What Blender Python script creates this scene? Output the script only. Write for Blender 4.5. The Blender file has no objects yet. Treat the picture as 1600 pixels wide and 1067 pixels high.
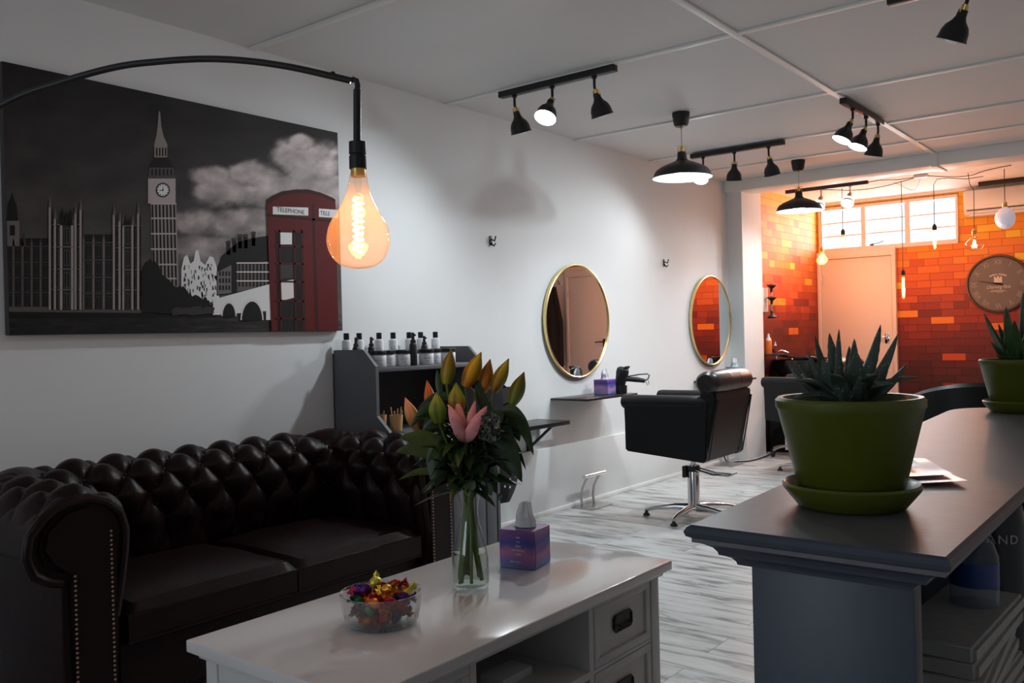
import bpy, bmesh, math, random
from mathutils import Vector, Matrix, noise
import numpy as np

sc = bpy.context.scene
COL = sc.collection
PI = math.pi
random.seed(7)

# ------------------------------------------------------------------ camera
FPX, PX, PY = 1381.0, 800.0, 533.5
RM = Matrix(((0.7849554391684893, 0.6190756269642457, -0.024296638010849404),
             (-0.015026760836827077, -0.02018106956586843, -0.9996834103304558),
             (-0.6193699661579959, 0.785072030153924, -0.0065385389376655945)))
CAM = Vector((3.538, 0.0, 1.21))
cd = bpy.data.cameras.new('camera')
cd.sensor_width = 36.0
cd.lens = FPX / 1600.0 * 36.0
cd.clip_start = 0.05
cam = bpy.data.objects.new('camera', cd)
COL.objects.link(cam)
right, up, back = RM[0], -RM[1], -RM[2]
cam.matrix_world = Matrix(((right[0], up[0], back[0], CAM[0]),
                           (right[1], up[1], back[1], CAM[1]),
                           (right[2], up[2], back[2], CAM[2]),
                           (0, 0, 0, 1)))
sc.camera = cam

# ------------------------------------------------------------------ view, world, daylight
sc.view_settings.view_transform = 'Standard'
sc.view_settings.look = 'None'
sc.view_settings.gamma = 1.0
sc.view_settings.use_curve_mapping = False
sc.view_settings.exposure = 0.18
w = bpy.data.worlds.new('sky'); sc.world = w
w.use_nodes = True
bg = w.node_tree.nodes['Background']
bg.inputs[0].default_value = (0.80, 0.90, 1.0, 1)
bg.inputs[1].default_value = 1.6
try:
    sc.cycles.use_denoising = True
    sc.cycles.max_bounces = 10
    sc.cycles.diffuse_bounces = 5
    sc.cycles.transparent_max_bounces = 24
    sc.cycles.sample_clamp_indirect = 4.0
    sc.cycles.caustics_reflective = False
    sc.cycles.caustics_refractive = False
except Exception:
    pass

def lamp(name, kind, loc, power, color, size=0.1, direction=None, size_y=None, spot=None, parent=None, blend=0.6):
    l = bpy.data.lights.new(name, kind)
    l.energy = power; l.color = color
    if kind == 'AREA':
        l.size = size
        if size_y: l.shape = 'RECTANGLE'; l.size_y = size_y
    else:
        l.shadow_soft_size = size
    if kind == 'SPOT':
        l.spot_size = spot; l.spot_blend = blend
    o = bpy.data.objects.new(name, l); COL.objects.link(o)
    o.location = loc
    if direction is not None:
        o.rotation_mode = 'QUATERNION'
        o.rotation_quaternion = Vector(direction).to_track_quat('-Z', 'Y')
    if parent: o.parent = parent
    return o

COOL = (0.86, 0.95, 1.0)
WARM = (1.0, 0.46, 0.24)
# daylight through the shop front behind the camera and through the high window of the back wall
lamp('daylight_front', 'AREA', (1.7, -2.75, 1.5), 16, (0.80, 0.88, 1.0), 1.6, (0, 1, -0.05), 1.3)
lamp('daylight_back', 'AREA', (0.82, 10.28, 2.32), 24, (0.92, 0.96, 1.0), 1.4, (0, -1, -0.25), 0.45)

# ------------------------------------------------------------------ pixel helpers (camera calibration of the photograph)
def ray(u, v):
    d = Vector((u - PX, v - PY, FPX)).normalized()
    return RM.transposed() @ d
def on_plane(u, v, ax, val):
    r = ray(u, v); t = (val - CAM[ax]) / r[ax]
    return CAM + r * t
def at_depth(u, v, d):
    return CAM + RM.transposed() @ Vector(((u - PX) / FPX * d, (v - PY) / FPX * d, d))

# ------------------------------------------------------------------ materials
def s2l(c):
    return tuple((x / 12.92 if x <= 0.04045 else ((x + 0.055) / 1.055) ** 2.4) for x in c)
def hexc(h):
    return s2l(tuple(int(h[i:i + 2], 16) / 255 for i in (0, 2, 4)))

def mat(name, color=(0.5, 0.5, 0.5), rough=0.5, metal=0.0, spec=0.5, bump=0.0, bscale=40, var=0.0, vscale=6, emit=None, estr=0, coat=0.0, sheen=0.0, trans=0.0, ior=1.45):
    m = bpy.data.materials.new(name); m.use_nodes = True
    nt = m.node_tree; N = nt.nodes; L = nt.links
    b = N['Principled BSDF']
    b.inputs['Base Color'].default_value = (*color, 1)
    b.inputs['Roughness'].default_value = rough
    b.inputs['Metallic'].default_value = metal
    b.inputs['Specular IOR Level'].default_value = spec
    b.inputs['Coat Weight'].default_value = coat
    b.inputs['Sheen Weight'].default_value = sheen
    b.inputs['Transmission Weight'].default_value = trans
    b.inputs['IOR'].default_value = ior
    if emit:
        b.inputs['Emission Color'].default_value = (*emit, 1)
        b.inputs['Emission Strength'].default_value = estr
    if var or bump:
        tc = N.new('ShaderNodeTexCoord')
    if var:
        n = N.new('ShaderNodeTexNoise'); n.inputs['Scale'].default_value = vscale
        n.inputs['Detail'].default_value = 5
        L.new(tc.outputs['Object'], n.inputs['Vector'])
        mx = N.new('ShaderNodeMix'); mx.data_type = 'RGBA'
        mx.inputs[6].default_value = (*[max(0, c * (1 - var)) for c in color], 1)
        mx.inputs[7].default_value = (*[min(1, c * (1 + var)) for c in color], 1)
        L.new(n.outputs['Fac'], mx.inputs[0]); L.new(mx.outputs[2], b.inputs['Base Color'])
    if bump:
        n2 = N.new('ShaderNodeTexNoise'); n2.inputs['Scale'].default_value = bscale
        n2.inputs['Detail'].default_value = 4
        L.new(tc.outputs['Object'], n2.inputs['Vector'])
        bp = N.new('ShaderNodeBump'); bp.inputs['Strength'].default_value = bump
        bp.inputs['Distance'].default_value = 0.004
        L.new(n2.outputs['Fac'], bp.inputs['Height']); L.new(bp.outputs[0], b.inputs['Normal'])
    return m

def emat(name, color, strength):
    m = bpy.data.materials.new(name); m.use_nodes = True
    nt = m.node_tree; nt.nodes.clear()
    o = nt.nodes.new('ShaderNodeOutputMaterial'); e = nt.nodes.new('ShaderNodeEmission')
    e.inputs[0].default_value = (*color, 1); e.inputs[1].default_value = strength
    nt.links.new(e.outputs[0], o.inputs[0]); return m

def thin_glass(name, tint=(1, 1, 1), ior=1.45, rough=0.02, diffuse=0.0, dcol=(1, 1, 1)):
    m = bpy.data.materials.new(name); m.use_nodes = True
    nt = m.node_tree; nt.nodes.clear(); N = nt.nodes; L = nt.links
    o = N.new('ShaderNodeOutputMaterial'); t = N.new('ShaderNodeBsdfTransparent')
    t.inputs[0].default_value = (*tint, 1)
    g = N.new('ShaderNodeBsdfGlossy'); g.inputs['Roughness'].default_value = rough
    lw = N.new('ShaderNodeLayerWeight'); lw.inputs[0].default_value = 0.5
    pw = N.new('ShaderNodeMath'); pw.operation = 'POWER'; pw.inputs[1].default_value = 4.5
    L.new(lw.outputs['Facing'], pw.inputs[0])
    f = N.new('ShaderNodeMath'); f.operation = 'MULTIPLY_ADD'; f.inputs[1].default_value = 0.85; f.inputs[2].default_value = ((ior - 1) / (ior + 1)) ** 2
    L.new(pw.outputs[0], f.inputs[0])
    mx = N.new('ShaderNodeMixShader')
    L.new(f.outputs[0], mx.inputs[0]); L.new(t.outputs[0], mx.inputs[1]); L.new(g.outputs[0], mx.inputs[2])
    last = mx
    if diffuse:
        d = N.new('ShaderNodeBsdfDiffuse'); d.inputs[0].default_value = (*dcol, 1)
        m2 = N.new('ShaderNodeMixShader'); m2.inputs[0].default_value = diffuse
        L.new(mx.outputs[0], m2.inputs[1]); L.new(d.outputs[0], m2.inputs[2]); last = m2
    L.new(last.outputs[0], o.inputs[0]); return m

def brick_mat(name, axis):
    m = bpy.data.materials.new(name); m.use_nodes = True
    nt = m.node_tree; N = nt.nodes; L = nt.links; b = N['Principled BSDF']
    tc = N.new('ShaderNodeTexCoord'); sp = N.new('ShaderNodeSeparateXYZ'); cb = N.new('ShaderNodeCombineXYZ')
    L.new(tc.outputs['Object'], sp.inputs[0])
    L.new(sp.outputs[axis], cb.inputs[0]); L.new(sp.outputs[2], cb.inputs[1])
    br = N.new('ShaderNodeTexBrick')
    br.inputs['Scale'].default_value = 1
    br.inputs['Brick Width'].default_value = 0.225; br.inputs['Row Height'].default_value = 0.0765
    br.inputs['Mortar Size'].default_value = 0.003; br.inputs['Mortar Smooth'].default_value = 0.4
    br.inputs['Color1'].default_value = (0, 0, 0, 1); br.inputs['Color2'].default_value = (1, 1, 1, 1)
    br.inputs['Mortar'].default_value = (0.5, 0.5, 0.5, 1)
    br.squash = 0.62; br.squash_frequency = 3
    br.offset = 0.45
    L.new(cb.outputs[0], br.inputs['Vector'])
    def M(op, a, bb=None, clamp=False):
        n = N.new('ShaderNodeMath'); n.operation = op; n.use_clamp = clamp
        for i, x in enumerate((a, bb)):
            if x is None: continue
            if isinstance(x, (int, float)): n.inputs[i].default_value = x
            else: L.new(x, n.inputs[i])
        return n.outputs[0]
    rnd = M('MULTIPLY', br.outputs['Color'], 1.0)
    row = M('MULTIPLY', M('FLOOR', M('DIVIDE', sp.outputs[2], 0.0765)), 0.0765 / 2.6)
    var = M('MULTIPLY', M('SUBTRACT', rnd, 0.5), 0.11)
    hi = M('MULTIPLY', M('GREATER_THAN', rnd, 0.94), 0.22)
    lo = M('MULTIPLY', M('LESS_THAN', rnd, 0.06), -0.05)
    t = M('ADD', M('ADD', row, var), M('ADD', hi, lo), True)
    cr = N.new('ShaderNodeValToRGB'); L.new(t, cr.inputs[0])
    E = cr.color_ramp.elements
    stops = [(0.0, (0.035, 0.004, 0.004)), (0.26, (0.06, 0.005, 0.004)), (0.42, (0.17, 0.012, 0.006)),
             (0.53, (0.30, 0.025, 0.008)), (0.60, (0.52, 0.07, 0.010)), (0.72, (0.70, 0.16, 0.012)), (0.84, (0.78, 0.32, 0.012)), (0.95, (0.82, 0.46, 0.02))]
    E[0].position, E[0].color = stops[0][0], (*stops[0][1], 1)
    E[1].position, E[1].color = stops[-1][0], (*stops[-1][1], 1)
    for p, c in stops[1:-1]:
        e = E.new(p); e.color = (*c, 1)
    mx = N.new('ShaderNodeMix'); mx.data_type = 'RGBA'; mx.blend_type = 'MULTIPLY'
    L.new(M('MULTIPLY', br.outputs['Fac'], 0.65), mx.inputs[0]); L.new(cr.outputs[0], mx.inputs[6])
    mx.inputs[7].default_value = (0.35, 0.25, 0.2, 1)
    L.new(mx.outputs[2], b.inputs['Base Color'])
    b.inputs['Roughness'].default_value = 0.55
    ns = N.new('ShaderNodeTexNoise'); ns.inputs['Scale'].default_value = 30
    L.new(tc.outputs['Object'], ns.inputs['Vector'])
    h = M('ADD', M('MULTIPLY', br.outputs['Fac'], -1.0), M('MULTIPLY', ns.outputs['Fac'], 0.4))
    bp = N.new('ShaderNodeBump'); bp.inputs['Strength'].default_value = 0.6; bp.inputs['Distance'].default_value = 0.006
    L.new(h, bp.inputs['Height']); L.new(bp.outputs[0], b.inputs['Normal'])
    return m

def floor_mat():
    m = bpy.data.materials.new('whitewashed_planks'); m.use_nodes = True
    nt = m.node_tree; N = nt.nodes; L = nt.links; b = N['Principled BSDF']
    tc = N.new('ShaderNodeTexCoord')
    br = N.new('ShaderNodeTexBrick'); br.inputs['Scale'].default_value = 1
    br.inputs['Brick Width'].default_value = 1.25; br.inputs['Row Height'].default_value = 0.19
    br.inputs['Mortar Size'].default_value = 0.0018; br.offset = 0.37
    br.inputs['Color1'].default_value = (0, 0, 0, 1); br.inputs['Color2'].default_value = (1, 1, 1, 1)
    br.inputs['Mortar'].default_value = (0.3, 0.3, 0.3, 1)
    L.new(tc.outputs['Object'], br.inputs['Vector'])
    ad = N.new('ShaderNodeVectorMath'); ad.operation = 'MULTIPLY_ADD'
    ad.inputs[1].default_value = (2.6, 15, 1)
    L.new(tc.outputs['Object'], ad.inputs[0])
    sc_ = N.new('ShaderNodeVectorMath'); sc_.operation = 'SCALE'; sc_.inputs[3].default_value = 7.0
    L.new(br.outputs['Color'], sc_.inputs[0]); L.new(sc_.outputs[0], ad.inputs[2])
    n = N.new('ShaderNodeTexNoise'); n.inputs['Scale'].default_value = 1.0; n.inputs['Detail'].default_value = 7
    n.inputs['Roughness'].default_value = 0.62; n.inputs['Distortion'].default_value = 0.5
    L.new(ad.outputs[0], n.inputs['Vector'])
    cr = N.new('ShaderNodeValToRGB'); L.new(n.outputs['Fac'], cr.inputs[0])
    E = cr.color_ramp.elements
    E[0].position = 0.28; E[0].color = (0.12, 0.115, 0.11, 1)
    E[1].position = 0.70; E[1].color = (0.62, 0.63, 0.62, 1)
    e = E.new(0.40); e.color = (0.25, 0.245, 0.235, 1)
    e = E.new(0.48); e.color = (0.50, 0.50, 0.49, 1)
    mx = N.new('ShaderNodeMix'); mx.data_type = 'RGBA'; mx.blend_type = 'MULTIPLY'
    L.new(br.outputs['Fac'], mx.inputs[0]); L.new(cr.outputs[0], mx.inputs[6]); mx.inputs[7].default_value = (0.3, 0.3, 0.3, 1)
    L.new(mx.outputs[2], b.inputs['Base Color'])
    b.inputs['Roughness'].default_value = 0.34
    bp = N.new('ShaderNodeBump'); bp.inputs['Strength'].default_value = 0.15; bp.inputs['Distance'].default_value = 0.003
    L.new(n.outputs['Fac'], bp.inputs['Height']); L.new(bp.outputs[0], b.inputs['Normal'])
    return m

def vcol_mat(name, rough=0.7, spec=0.3):
    m = bpy.data.materials.new(name); m.use_nodes = True
    N = m.node_tree.nodes; L = m.node_tree.links
    a = N.new('ShaderNodeVertexColor'); a.layer_name = 'print'
    L.new(a.outputs[0], N['Principled BSDF'].inputs['Base Color'])
    N['Principled BSDF'].inputs['Roughness'].default_value = rough
    N['Principled BSDF'].inputs['Specular IOR Level'].default_value = spec
    return m

def tissue_mat(name, cols, wave=0.018):
    # printed sunset bands of a tissue carton: a ramp over the carton height with soft wavy edges
    m = bpy.data.materials.new(name); m.use_nodes = True
    N = m.node_tree.nodes; L = m.node_tree.links; b = N['Principled BSDF']
    tc = N.new('ShaderNodeTexCoord'); sp = N.new('ShaderNodeSeparateXYZ'); L.new(tc.outputs['Object'], sp.inputs[0])
    n = N.new('ShaderNodeTexNoise'); n.inputs['Scale'].default_value = 9
    mp = N.new('ShaderNodeMapping'); mp.inputs['Scale'].default_value = (1, 1, 2.5)
    L.new(tc.outputs['Object'], mp.inputs[0]); L.new(mp.outputs[0], n.inputs['Vector'])
    a = N.new('ShaderNodeMath'); a.operation = 'MULTIPLY_ADD'; a.inputs[1].default_value = wave * 4; a.inputs[2].default_value = -wave * 2
    L.new(n.outputs['Fac'], a.inputs[0])
    s = N.new('ShaderNodeMath'); s.operation = 'ADD'; L.new(sp.outputs[2], s.inputs[0]); L.new(a.outputs[0], s.inputs[1])
    d = N.new('ShaderNodeMath'); d.operation = 'DIVIDE'; d.inputs[1].default_value = 0.12; L.new(s.outputs[0], d.inputs[0])
    cr = N.new('ShaderNodeValToRGB'); L.new(d.outputs[0], cr.inputs[0])
    E = cr.color_ramp.elements
    E[0].position = 0; E[0].color = (*cols[0], 1); E[1].position = 1; E[1].color = (*cols[-1], 1)
    for i, c in enumerate(cols[1:-1]):
        e = E.new((i + 1) / (len(cols) - 1)); e.color = (*c, 1)
    L.new(cr.outputs[0], b.inputs['Base Color']); b.inputs['Roughness'].default_value = 0.4
    return m

def leaf_mat(name, c1, c2, scale=18, rough=0.45, spots=False):
    m = mat(name, c1, rough)
    N = m.node_tree.nodes; L = m.node_tree.links; b = N['Principled BSDF']
    tc = N.new('ShaderNodeTexCoord')
    n = N.new('ShaderNodeTexNoise') if not spots else N.new('ShaderNodeTexVoronoi')
    n.inputs['Scale'].default_value = scale
    L.new(tc.outputs['Object'], n.inputs['Vector'])
    cr = N.new('ShaderNodeValToRGB'); L.new(n.outputs['Distance' if spots else 'Fac'], cr.inputs[0])
    E = cr.color_ramp.elements
    if spots:
        E[0].position = 0.14; E[0].color = (*c2, 1); E[1].position = 0.24; E[1].color = (*c1, 1)
    else:
        E[0].position = 0.35; E[0].color = (*c1, 1); E[1].position = 0.65; E[1].color = (*c2, 1)
    L.new(cr.outputs[0], b.inputs['Base Color'])
    return m

M = dict(
    wall=mat('white_wall_paint', (0.78, 0.79, 0.79), 0.6, bump=0.12, bscale=14, var=0.02),
    ceil=mat('white_ceiling_paint', (0.74, 0.73, 0.72), 0.7, bump=0.1, bscale=20),
    trim=mat('white_trim_paint', (0.80, 0.80, 0.78), 0.45),
    door=mat('cream_door_paint', (0.74, 0.66, 0.63), 0.45),
    floor=floor_mat(),
    brickx=brick_mat('painted_brick_back', 0), bricky=brick_mat('painted_brick_side', 1),
    black=mat('black_metal', (0.012, 0.012, 0.013), 0.4),
    blackmat=mat('black_plastic', (0.010, 0.010, 0.011), 0.5),
    brass=mat('brass', (0.80, 0.55, 0.18), 0.25, 1.0),
    gold=mat('brushed_gold', (0.83, 0.66, 0.30), 0.28, 1.0),
    chrome=mat('chrome', (0.80, 0.81, 0.82), 0.10, 1.0),
    steel=mat('brushed_steel', (0.55, 0.55, 0.55), 0.28, 1.0),
    mirror=mat('mirror_glass', (0.92, 0.93, 0.93), 0.01, 1.0),
    inner=mat('white_shade_inside', (0.9, 0.9, 0.88), 0.5),
    led=emat('led_bulb', (0.88, 0.96, 1.0), 22.0),
    led2=emat('led_globe', (0.88, 0.96, 1.0), 3.0),
    fil=emat('glowing_filament', (1.0, 0.40, 0.10), 60.0),
    fil2=emat('bright_filament', (1.0, 0.47, 0.15), 70.0),
    amber=thin_glass('amber_glass', (1.0, 0.91, 0.81), 1.5, 0.015, 0.11, (0.92, 0.62, 0.42)),
    clear=thin_glass('clear_glass', (0.97, 0.98, 0.98), 1.5, 0.01),
    amberclear=thin_glass('pale_amber_glass', (1.0, 0.88, 0.74), 1.45, 0.02, 0.05, (0.9, 0.5, 0.3)),
    pane=thin_glass('window_glass', (0.93, 0.95, 0.96), 1.45, 0.02),
    leather=mat('oxblood_leather', (0.011, 0.0033, 0.0038), 0.38, spec=0.24, bump=0.25, bscale=160, var=0.5, vscale=9),
    chairleather=mat('black_vinyl', (0.006, 0.006, 0.0065), 0.42, spec=0.35, bump=0.15, bscale=200),
    rollleather=mat('worn_black_vinyl', (0.022, 0.020, 0.020), 0.30, bump=0.15, bscale=200),
    cab=mat('grey_cabinet_paint', (0.115, 0.115, 0.125), 0.5, var=0.08),
    cabin=mat('dark_cabinet_inside', (0.030, 0.029, 0.034), 0.6),
    bartop=mat('slate_bar_paint', (0.115, 0.110, 0.118), 0.38, var=0.18, vscale=16, bump=0.1, bscale=60),
    barside=mat('blue_grey_bar_paint', (0.044, 0.052, 0.072), 0.42, var=0.06, bump=0.1, bscale=50),
    table=mat('white_lacquer', (0.70, 0.67, 0.65), 0.16, var=0.03, coat=0.3),
    tablebody=mat('antique_white_paint', (0.60, 0.59, 0.57), 0.45, var=0.06, vscale=20),
    drawerp=mat('antique_white_drawer', (0.58, 0.57, 0.55), 0.45, var=0.06, vscale=20),
    nail=mat('antique_nail_heads', (0.30, 0.22, 0.15), 0.35, 0.8),
    bronze=mat('dark_bronze', (0.03, 0.027, 0.027), 0.35, 0.6),
    pot=mat('glazed_olive_pot', (0.080, 0.093, 0.007), 0.32, var=0.10, vscale=25, bump=0.08, bscale=70),
    soil=mat('dark_soil', (0.03, 0.018, 0.012), 0.9, bump=0.8, bscale=90),
    aloe=leaf_mat('aloe_green', (0.050, 0.075, 0.055), (0.20, 0.24, 0.20), 190, 0.42, True),
    aloe2=leaf_mat('aloe_bright_green', (0.025, 0.060, 0.018), (0.05, 0.10, 0.03), 30),
    lilyleaf=leaf_mat('lily_leaf', (0.018, 0.040, 0.014), (0.035, 0.070, 0.018), 14, 0.35),
    lilyleaf2=leaf_mat('young_lily_leaf', (0.10, 0.13, 0.02), (0.05, 0.09, 0.02), 14, 0.4),
    stem=mat('green_stem', (0.10, 0.16, 0.02), 0.45, var=0.3, vscale=30),
    euc=mat('eucalyptus_leaf', (0.09, 0.13, 0.085), 0.5, var=0.3, vscale=20),
    pink=mat('pink_petal', (0.80, 0.30, 0.30), 0.5, var=0.35, vscale=30),
    water=mat('water', (0.95, 0.98, 0.97), 0.0, trans=1.0, ior=1.33),
    tissue=mat('white_tissue', (0.86, 0.87, 0.88), 0.8, bump=0.2, bscale=60),
    white=mat('white_plastic', (0.75, 0.75, 0.75), 0.35),
    whitelabel=mat('white_bottle', (0.66, 0.68, 0.71), 0.4),
    ink=mat('black_ink', (0.02, 0.02, 0.025), 0.5),
    whiteink=mat('white_ink', (0.75, 0.75, 0.8), 0.5),
    kraft=mat('kraft_card', (0.52, 0.30, 0.12), 0.7, var=0.1),
    wood=mat('pale_wood', (0.55, 0.36, 0.18), 0.6),
    shelf=mat('dark_stained_shelf', (0.018, 0.014, 0.014), 0.30, var=0.4, vscale=12),
    ac=mat('air_conditioner_white', (0.72, 0.70, 0.68), 0.4),
    clockf=mat('grey_clock_face', (0.14, 0.125, 0.12), 0.6, var=0.12, vscale=8),
    clockr=mat('bronze_clock_rim', (0.10, 0.075, 0.06), 0.35, 0.6),
    clockn=mat('pale_clock_numerals', (0.30, 0.27, 0.25), 0.6),
    clockw=mat('clock_lettering', (0.55, 0.52, 0.50), 0.6),
    cloth=mat('black_cloth', (0.010, 0.009, 0.011), 0.85, bump=0.4, bscale=30),
    orange=mat('orange_liquid', (0.80, 0.16, 0.02), 0.3),
    teal=mat('teal_card', (0.05, 0.34, 0.40), 0.45),
    cable=mat('dark_cable', (0.02, 0.012, 0.010), 0.5),
    paper=mat('glossy_magazine', (0.34, 0.29, 0.29), 0.22, var=0.3, vscale=22),
    darkpaper=mat('dark_glossy_cover', (0.06, 0.055, 0.06), 0.25, var=0.4, vscale=30),
    pages=mat('stacked_paper', (0.36, 0.35, 0.33), 0.8, var=0.2, vscale=60),
    darkwood=mat('dark_shelf_inside', (0.012, 0.011, 0.013), 0.6),
    plastic=thin_glass('clear_plastic', (0.80, 0.84, 0.88), 1.4, 0.06, 0.12, (0.5, 0.6, 0.7)),
    blue=mat('blue_label', (0.02, 0.05, 0.20), 0.4),
    basin=mat('black_ceramic', (0.010, 0.009, 0.010), 0.12),
    tb1=tissue_mat('sunset_carton', [hexc('5a86b8'), hexc('7d6aa8'), hexc('b0688f'), hexc('5a4a98'), hexc('33388c'), hexc('6a3c86'), hexc('8a5a90')]),
    tb2=tissue_mat('sunset_carton_station', [hexc('4a78b0'), hexc('9a8ac8'), hexc('c890b8'), hexc('6a66b8'), hexc('3a44a0'), hexc('8a4cb0'), hexc('9a6ac0')]),
    cut=thin_glass('cut_glass', (0.96, 0.97, 0.97), 1.8, 0.03, 0.025, (0.85, 0.87, 0.87)),
    print=vcol_mat('printed_canvas'),
    bud=None,
)
m = mat('lily_bud', (0.4, 0.3, 0.04), 0.42)
N = m.node_tree.nodes; L = m.node_tree.links
a = N.new('ShaderNodeVertexColor'); a.layer_name = 'print'
L.new(a.outputs[0], N['Principled BSDF'].inputs['Base Color'])
M['bud'] = m

# ------------------------------------------------------------------ mesh builder
ORG = {}
def frame_to(d):
    return Vector(d).normalized().to_track_quat('Z', 'Y').to_matrix().to_4x4()

class MB:
    def __init__(s):
        s.bm = bmesh.new(); s.colors = None
    def _new(s, verts, faces, mtx=None, smooth=True, mi=0):
        vs = [s.bm.verts.new((mtx @ Vector(v)) if mtx is not None else Vector(v)) for v in verts]
        out = []
        for f in faces:
            try:
                fc = s.bm.faces.new([vs[i] for i in f]); fc.smooth = smooth; fc.material_index = mi; out.append(fc)
            except ValueError:
                pass
        return vs, out
    def box(s, x0, x1, y0, y1, z0, z1, bev=0.0, seg=2, mtx=None, mi=0):
        t = bmesh.new()
        bmesh.ops.create_cube(t, size=1)
        for v in t.verts:
            v.co = Vector(((x0 + x1) / 2 + v.co.x * (x1 - x0), (y0 + y1) / 2 + v.co.y * (y1 - y0), (z0 + z1) / 2 + v.co.z * (z1 - z0)))
        if bev > 0:
            bmesh.ops.bevel(t, geom=t.edges[:], offset=bev, segments=seg, profile=0.5, affect='EDGES', clamp_overlap=True)
        s.merge(t, mtx, smooth=bev > 0 and seg > 1, mi=mi); return s
    def merge(s, t, mtx=None, smooth=True, mi=0):
        t.verts.index_update()
        s._new([v.co.copy() for v in t.verts], [[v.index for v in f.verts] for f in t.faces], mtx, smooth, mi)
        t.free()
    def lathe(s, prof, mtx=None, seg=32, center=(0, 0, 0), ripple=None, mi=0, closed=False):
        verts = []; n = len(prof)
        for i in range(seg):
            a = 2 * PI * i / seg
            for (r, z) in prof:
                rr = r * (ripple(a, z) if ripple else 1)
                verts.append((center[0] + rr * math.cos(a), center[1] + rr * math.sin(a), center[2] + z))
        faces = []
        for i in range(seg):
            j = (i + 1) % seg
            for k in range(n - 1):
                faces.append((i * n + k, j * n + k, j * n + k + 1, i * n + k + 1))
        vs, fs = s._new(verts, faces, mtx, True, mi)
        for k in (0, n - 1):
            if prof[k][0] > 1e-5 and closed:
                try:
                    f = s.bm.faces.new([vs[i * n + k] for i in range(seg)]); f.material_index = mi
                except ValueError: pass
        return s
    def cyl(s, p0, p1, r0, r1=None, seg=20, mi=0):
        p0, p1 = Vector(p0), Vector(p1); r1 = r0 if r1 is None else r1
        h = (p1 - p0).length
        mt = Matrix.Translation(p0) @ frame_to(p1 - p0)
        s.lathe([(0, 0), (r0, 0), (r1, h), (0, h)], mt, seg, mi=mi); return s
    def sphere(s, c, r, seg=16, sc_=(1, 1, 1), mtx=None, mi=0):
        t = bmesh.new(); bmesh.ops.create_uvsphere(t, u_segments=seg, v_segments=max(6, seg // 2 + 2), radius=1)
        mt = Matrix.Translation(Vector(c)) @ (mtx if mtx is not None else Matrix.Identity(4)) @ Matrix.Diagonal((r * sc_[0], r * sc_[1], r * sc_[2], 1))
        s.merge(t, mt, mi=mi); return s
    def tube(s, pts, r, seg=10, cap=True, mi=0):
        pts = [Vector(p) for p in pts]; n = len(pts)
        rs = r if isinstance(r, (list, tuple)) else [r] * n
        verts = []; ref = None
        for i, p in enumerate(pts):
            d = (pts[min(i + 1, n - 1)] - pts[max(i - 1, 0)])
            if d.length < 1e-9: d = Vector((0, 0, 1))
            d.normalize()
            if ref is None:
                ref = d.orthogonal().normalized()
            ref = (ref - d * ref.dot(d))
            if ref.length < 1e-6: ref = d.orthogonal()
            ref.normalize(); b = d.cross(ref)
            for k in range(seg):
                a = 2 * PI * k / seg
                verts.append(p + (ref * math.cos(a) + b * math.sin(a)) * rs[i])
        faces = []
        for i in range(n - 1):
            for k in range(seg):
                k2 = (k + 1) % seg
                faces.append((i * seg + k, i * seg + k2, (i + 1) * seg + k2, (i + 1) * seg + k))
        if cap:
            faces.append(tuple(range(seg - 1, -1, -1))); faces.append(tuple((n - 1) * seg + k for k in range(seg)))
        s._new(verts, faces, None, True, mi); return s
    def prism(s, poly, d0, d1, axis='y', smooth=False, mtx=None, mi=0):
        # poly of 2D points; axis = extrusion direction; (a,b) map to the two other axes in order
        def P(a, b, d):
            return {'x': (d, a, b), 'y': (a, d, b), 'z': (a, b, d)}[axis]
        n = len(poly)
        verts = [P(a, b, d0) for a, b in poly] + [P(a, b, d1) for a, b in poly]
        faces = [tuple(range(n)), tuple(range(2 * n - 1, n - 1, -1))] + [(i, (i + 1) % n, n + (i + 1) % n, n + i) for i in range(n)]
        s._new(verts, faces, mtx, smooth, mi); return s
    def grid(s, rows, closed_u=False, mi=0, flip=False):
        nu = len(rows); nv = len(rows[0])
        verts = [p for r in rows for p in r]; faces = []
        for i in range(nu if closed_u else nu - 1):
            i2 = (i + 1) % nu
            for j in range(nv - 1):
                f = (i * nv + j, i2 * nv + j, i2 * nv + j + 1, i * nv + j + 1)
                faces.append(f[::-1] if flip else f)
        return s._new(verts, faces, None, True, mi)
    def text(s, body, size, mtx, extrude=0.0006, align='CENTER', font_scale=1.0, mi=0, shear=0.0):
        cu = bpy.data.curves.new('t', 'FONT'); cu.body = body; cu.size = size; cu.extrude = extrude
        cu.align_x = align; cu.align_y = 'CENTER'; cu.shear = shear; cu.resolution_u = 3
        o = bpy.data.objects.new('t', cu); COL.objects.link(o)
        dg = bpy.context.evaluated_depsgraph_get(); dg.update()
        me = bpy.data.meshes.new_from_object(o.evaluated_get(dg))
        t = bmesh.new(); t.from_mesh(me); s.merge(t, mtx @ Matrix.Diagonal((font_scale, 1, 1, 1)), smooth=False, mi=mi)
        bpy.data.objects.remove(o); bpy.data.curves.remove(cu); bpy.data.meshes.remove(me)
        return s
    def done(s, name, material, parent=None, recalc=True, shift=True, keep_origin=False):
        bm = s.bm
        if recalc: bmesh.ops.recalc_face_normals(bm, faces=bm.faces[:])
        loc = Vector((0, 0, 0))
        if parent is None and not keep_origin:
            xs = [v.co for v in bm.verts]
            lo = Vector([min(c[i] for c in xs) for i in range(3)]); hi = Vector([max(c[i] for c in xs) for i in range(3)])
            loc = Vector(((lo.x + hi.x) / 2, (lo.y + hi.y) / 2, lo.z))
        elif parent is not None and shift:
            loc = ORG.get(parent.name, Vector((0, 0, 0)))
        if loc.length > 0: bmesh.ops.translate(bm, verts=bm.verts[:], vec=-loc)
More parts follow.
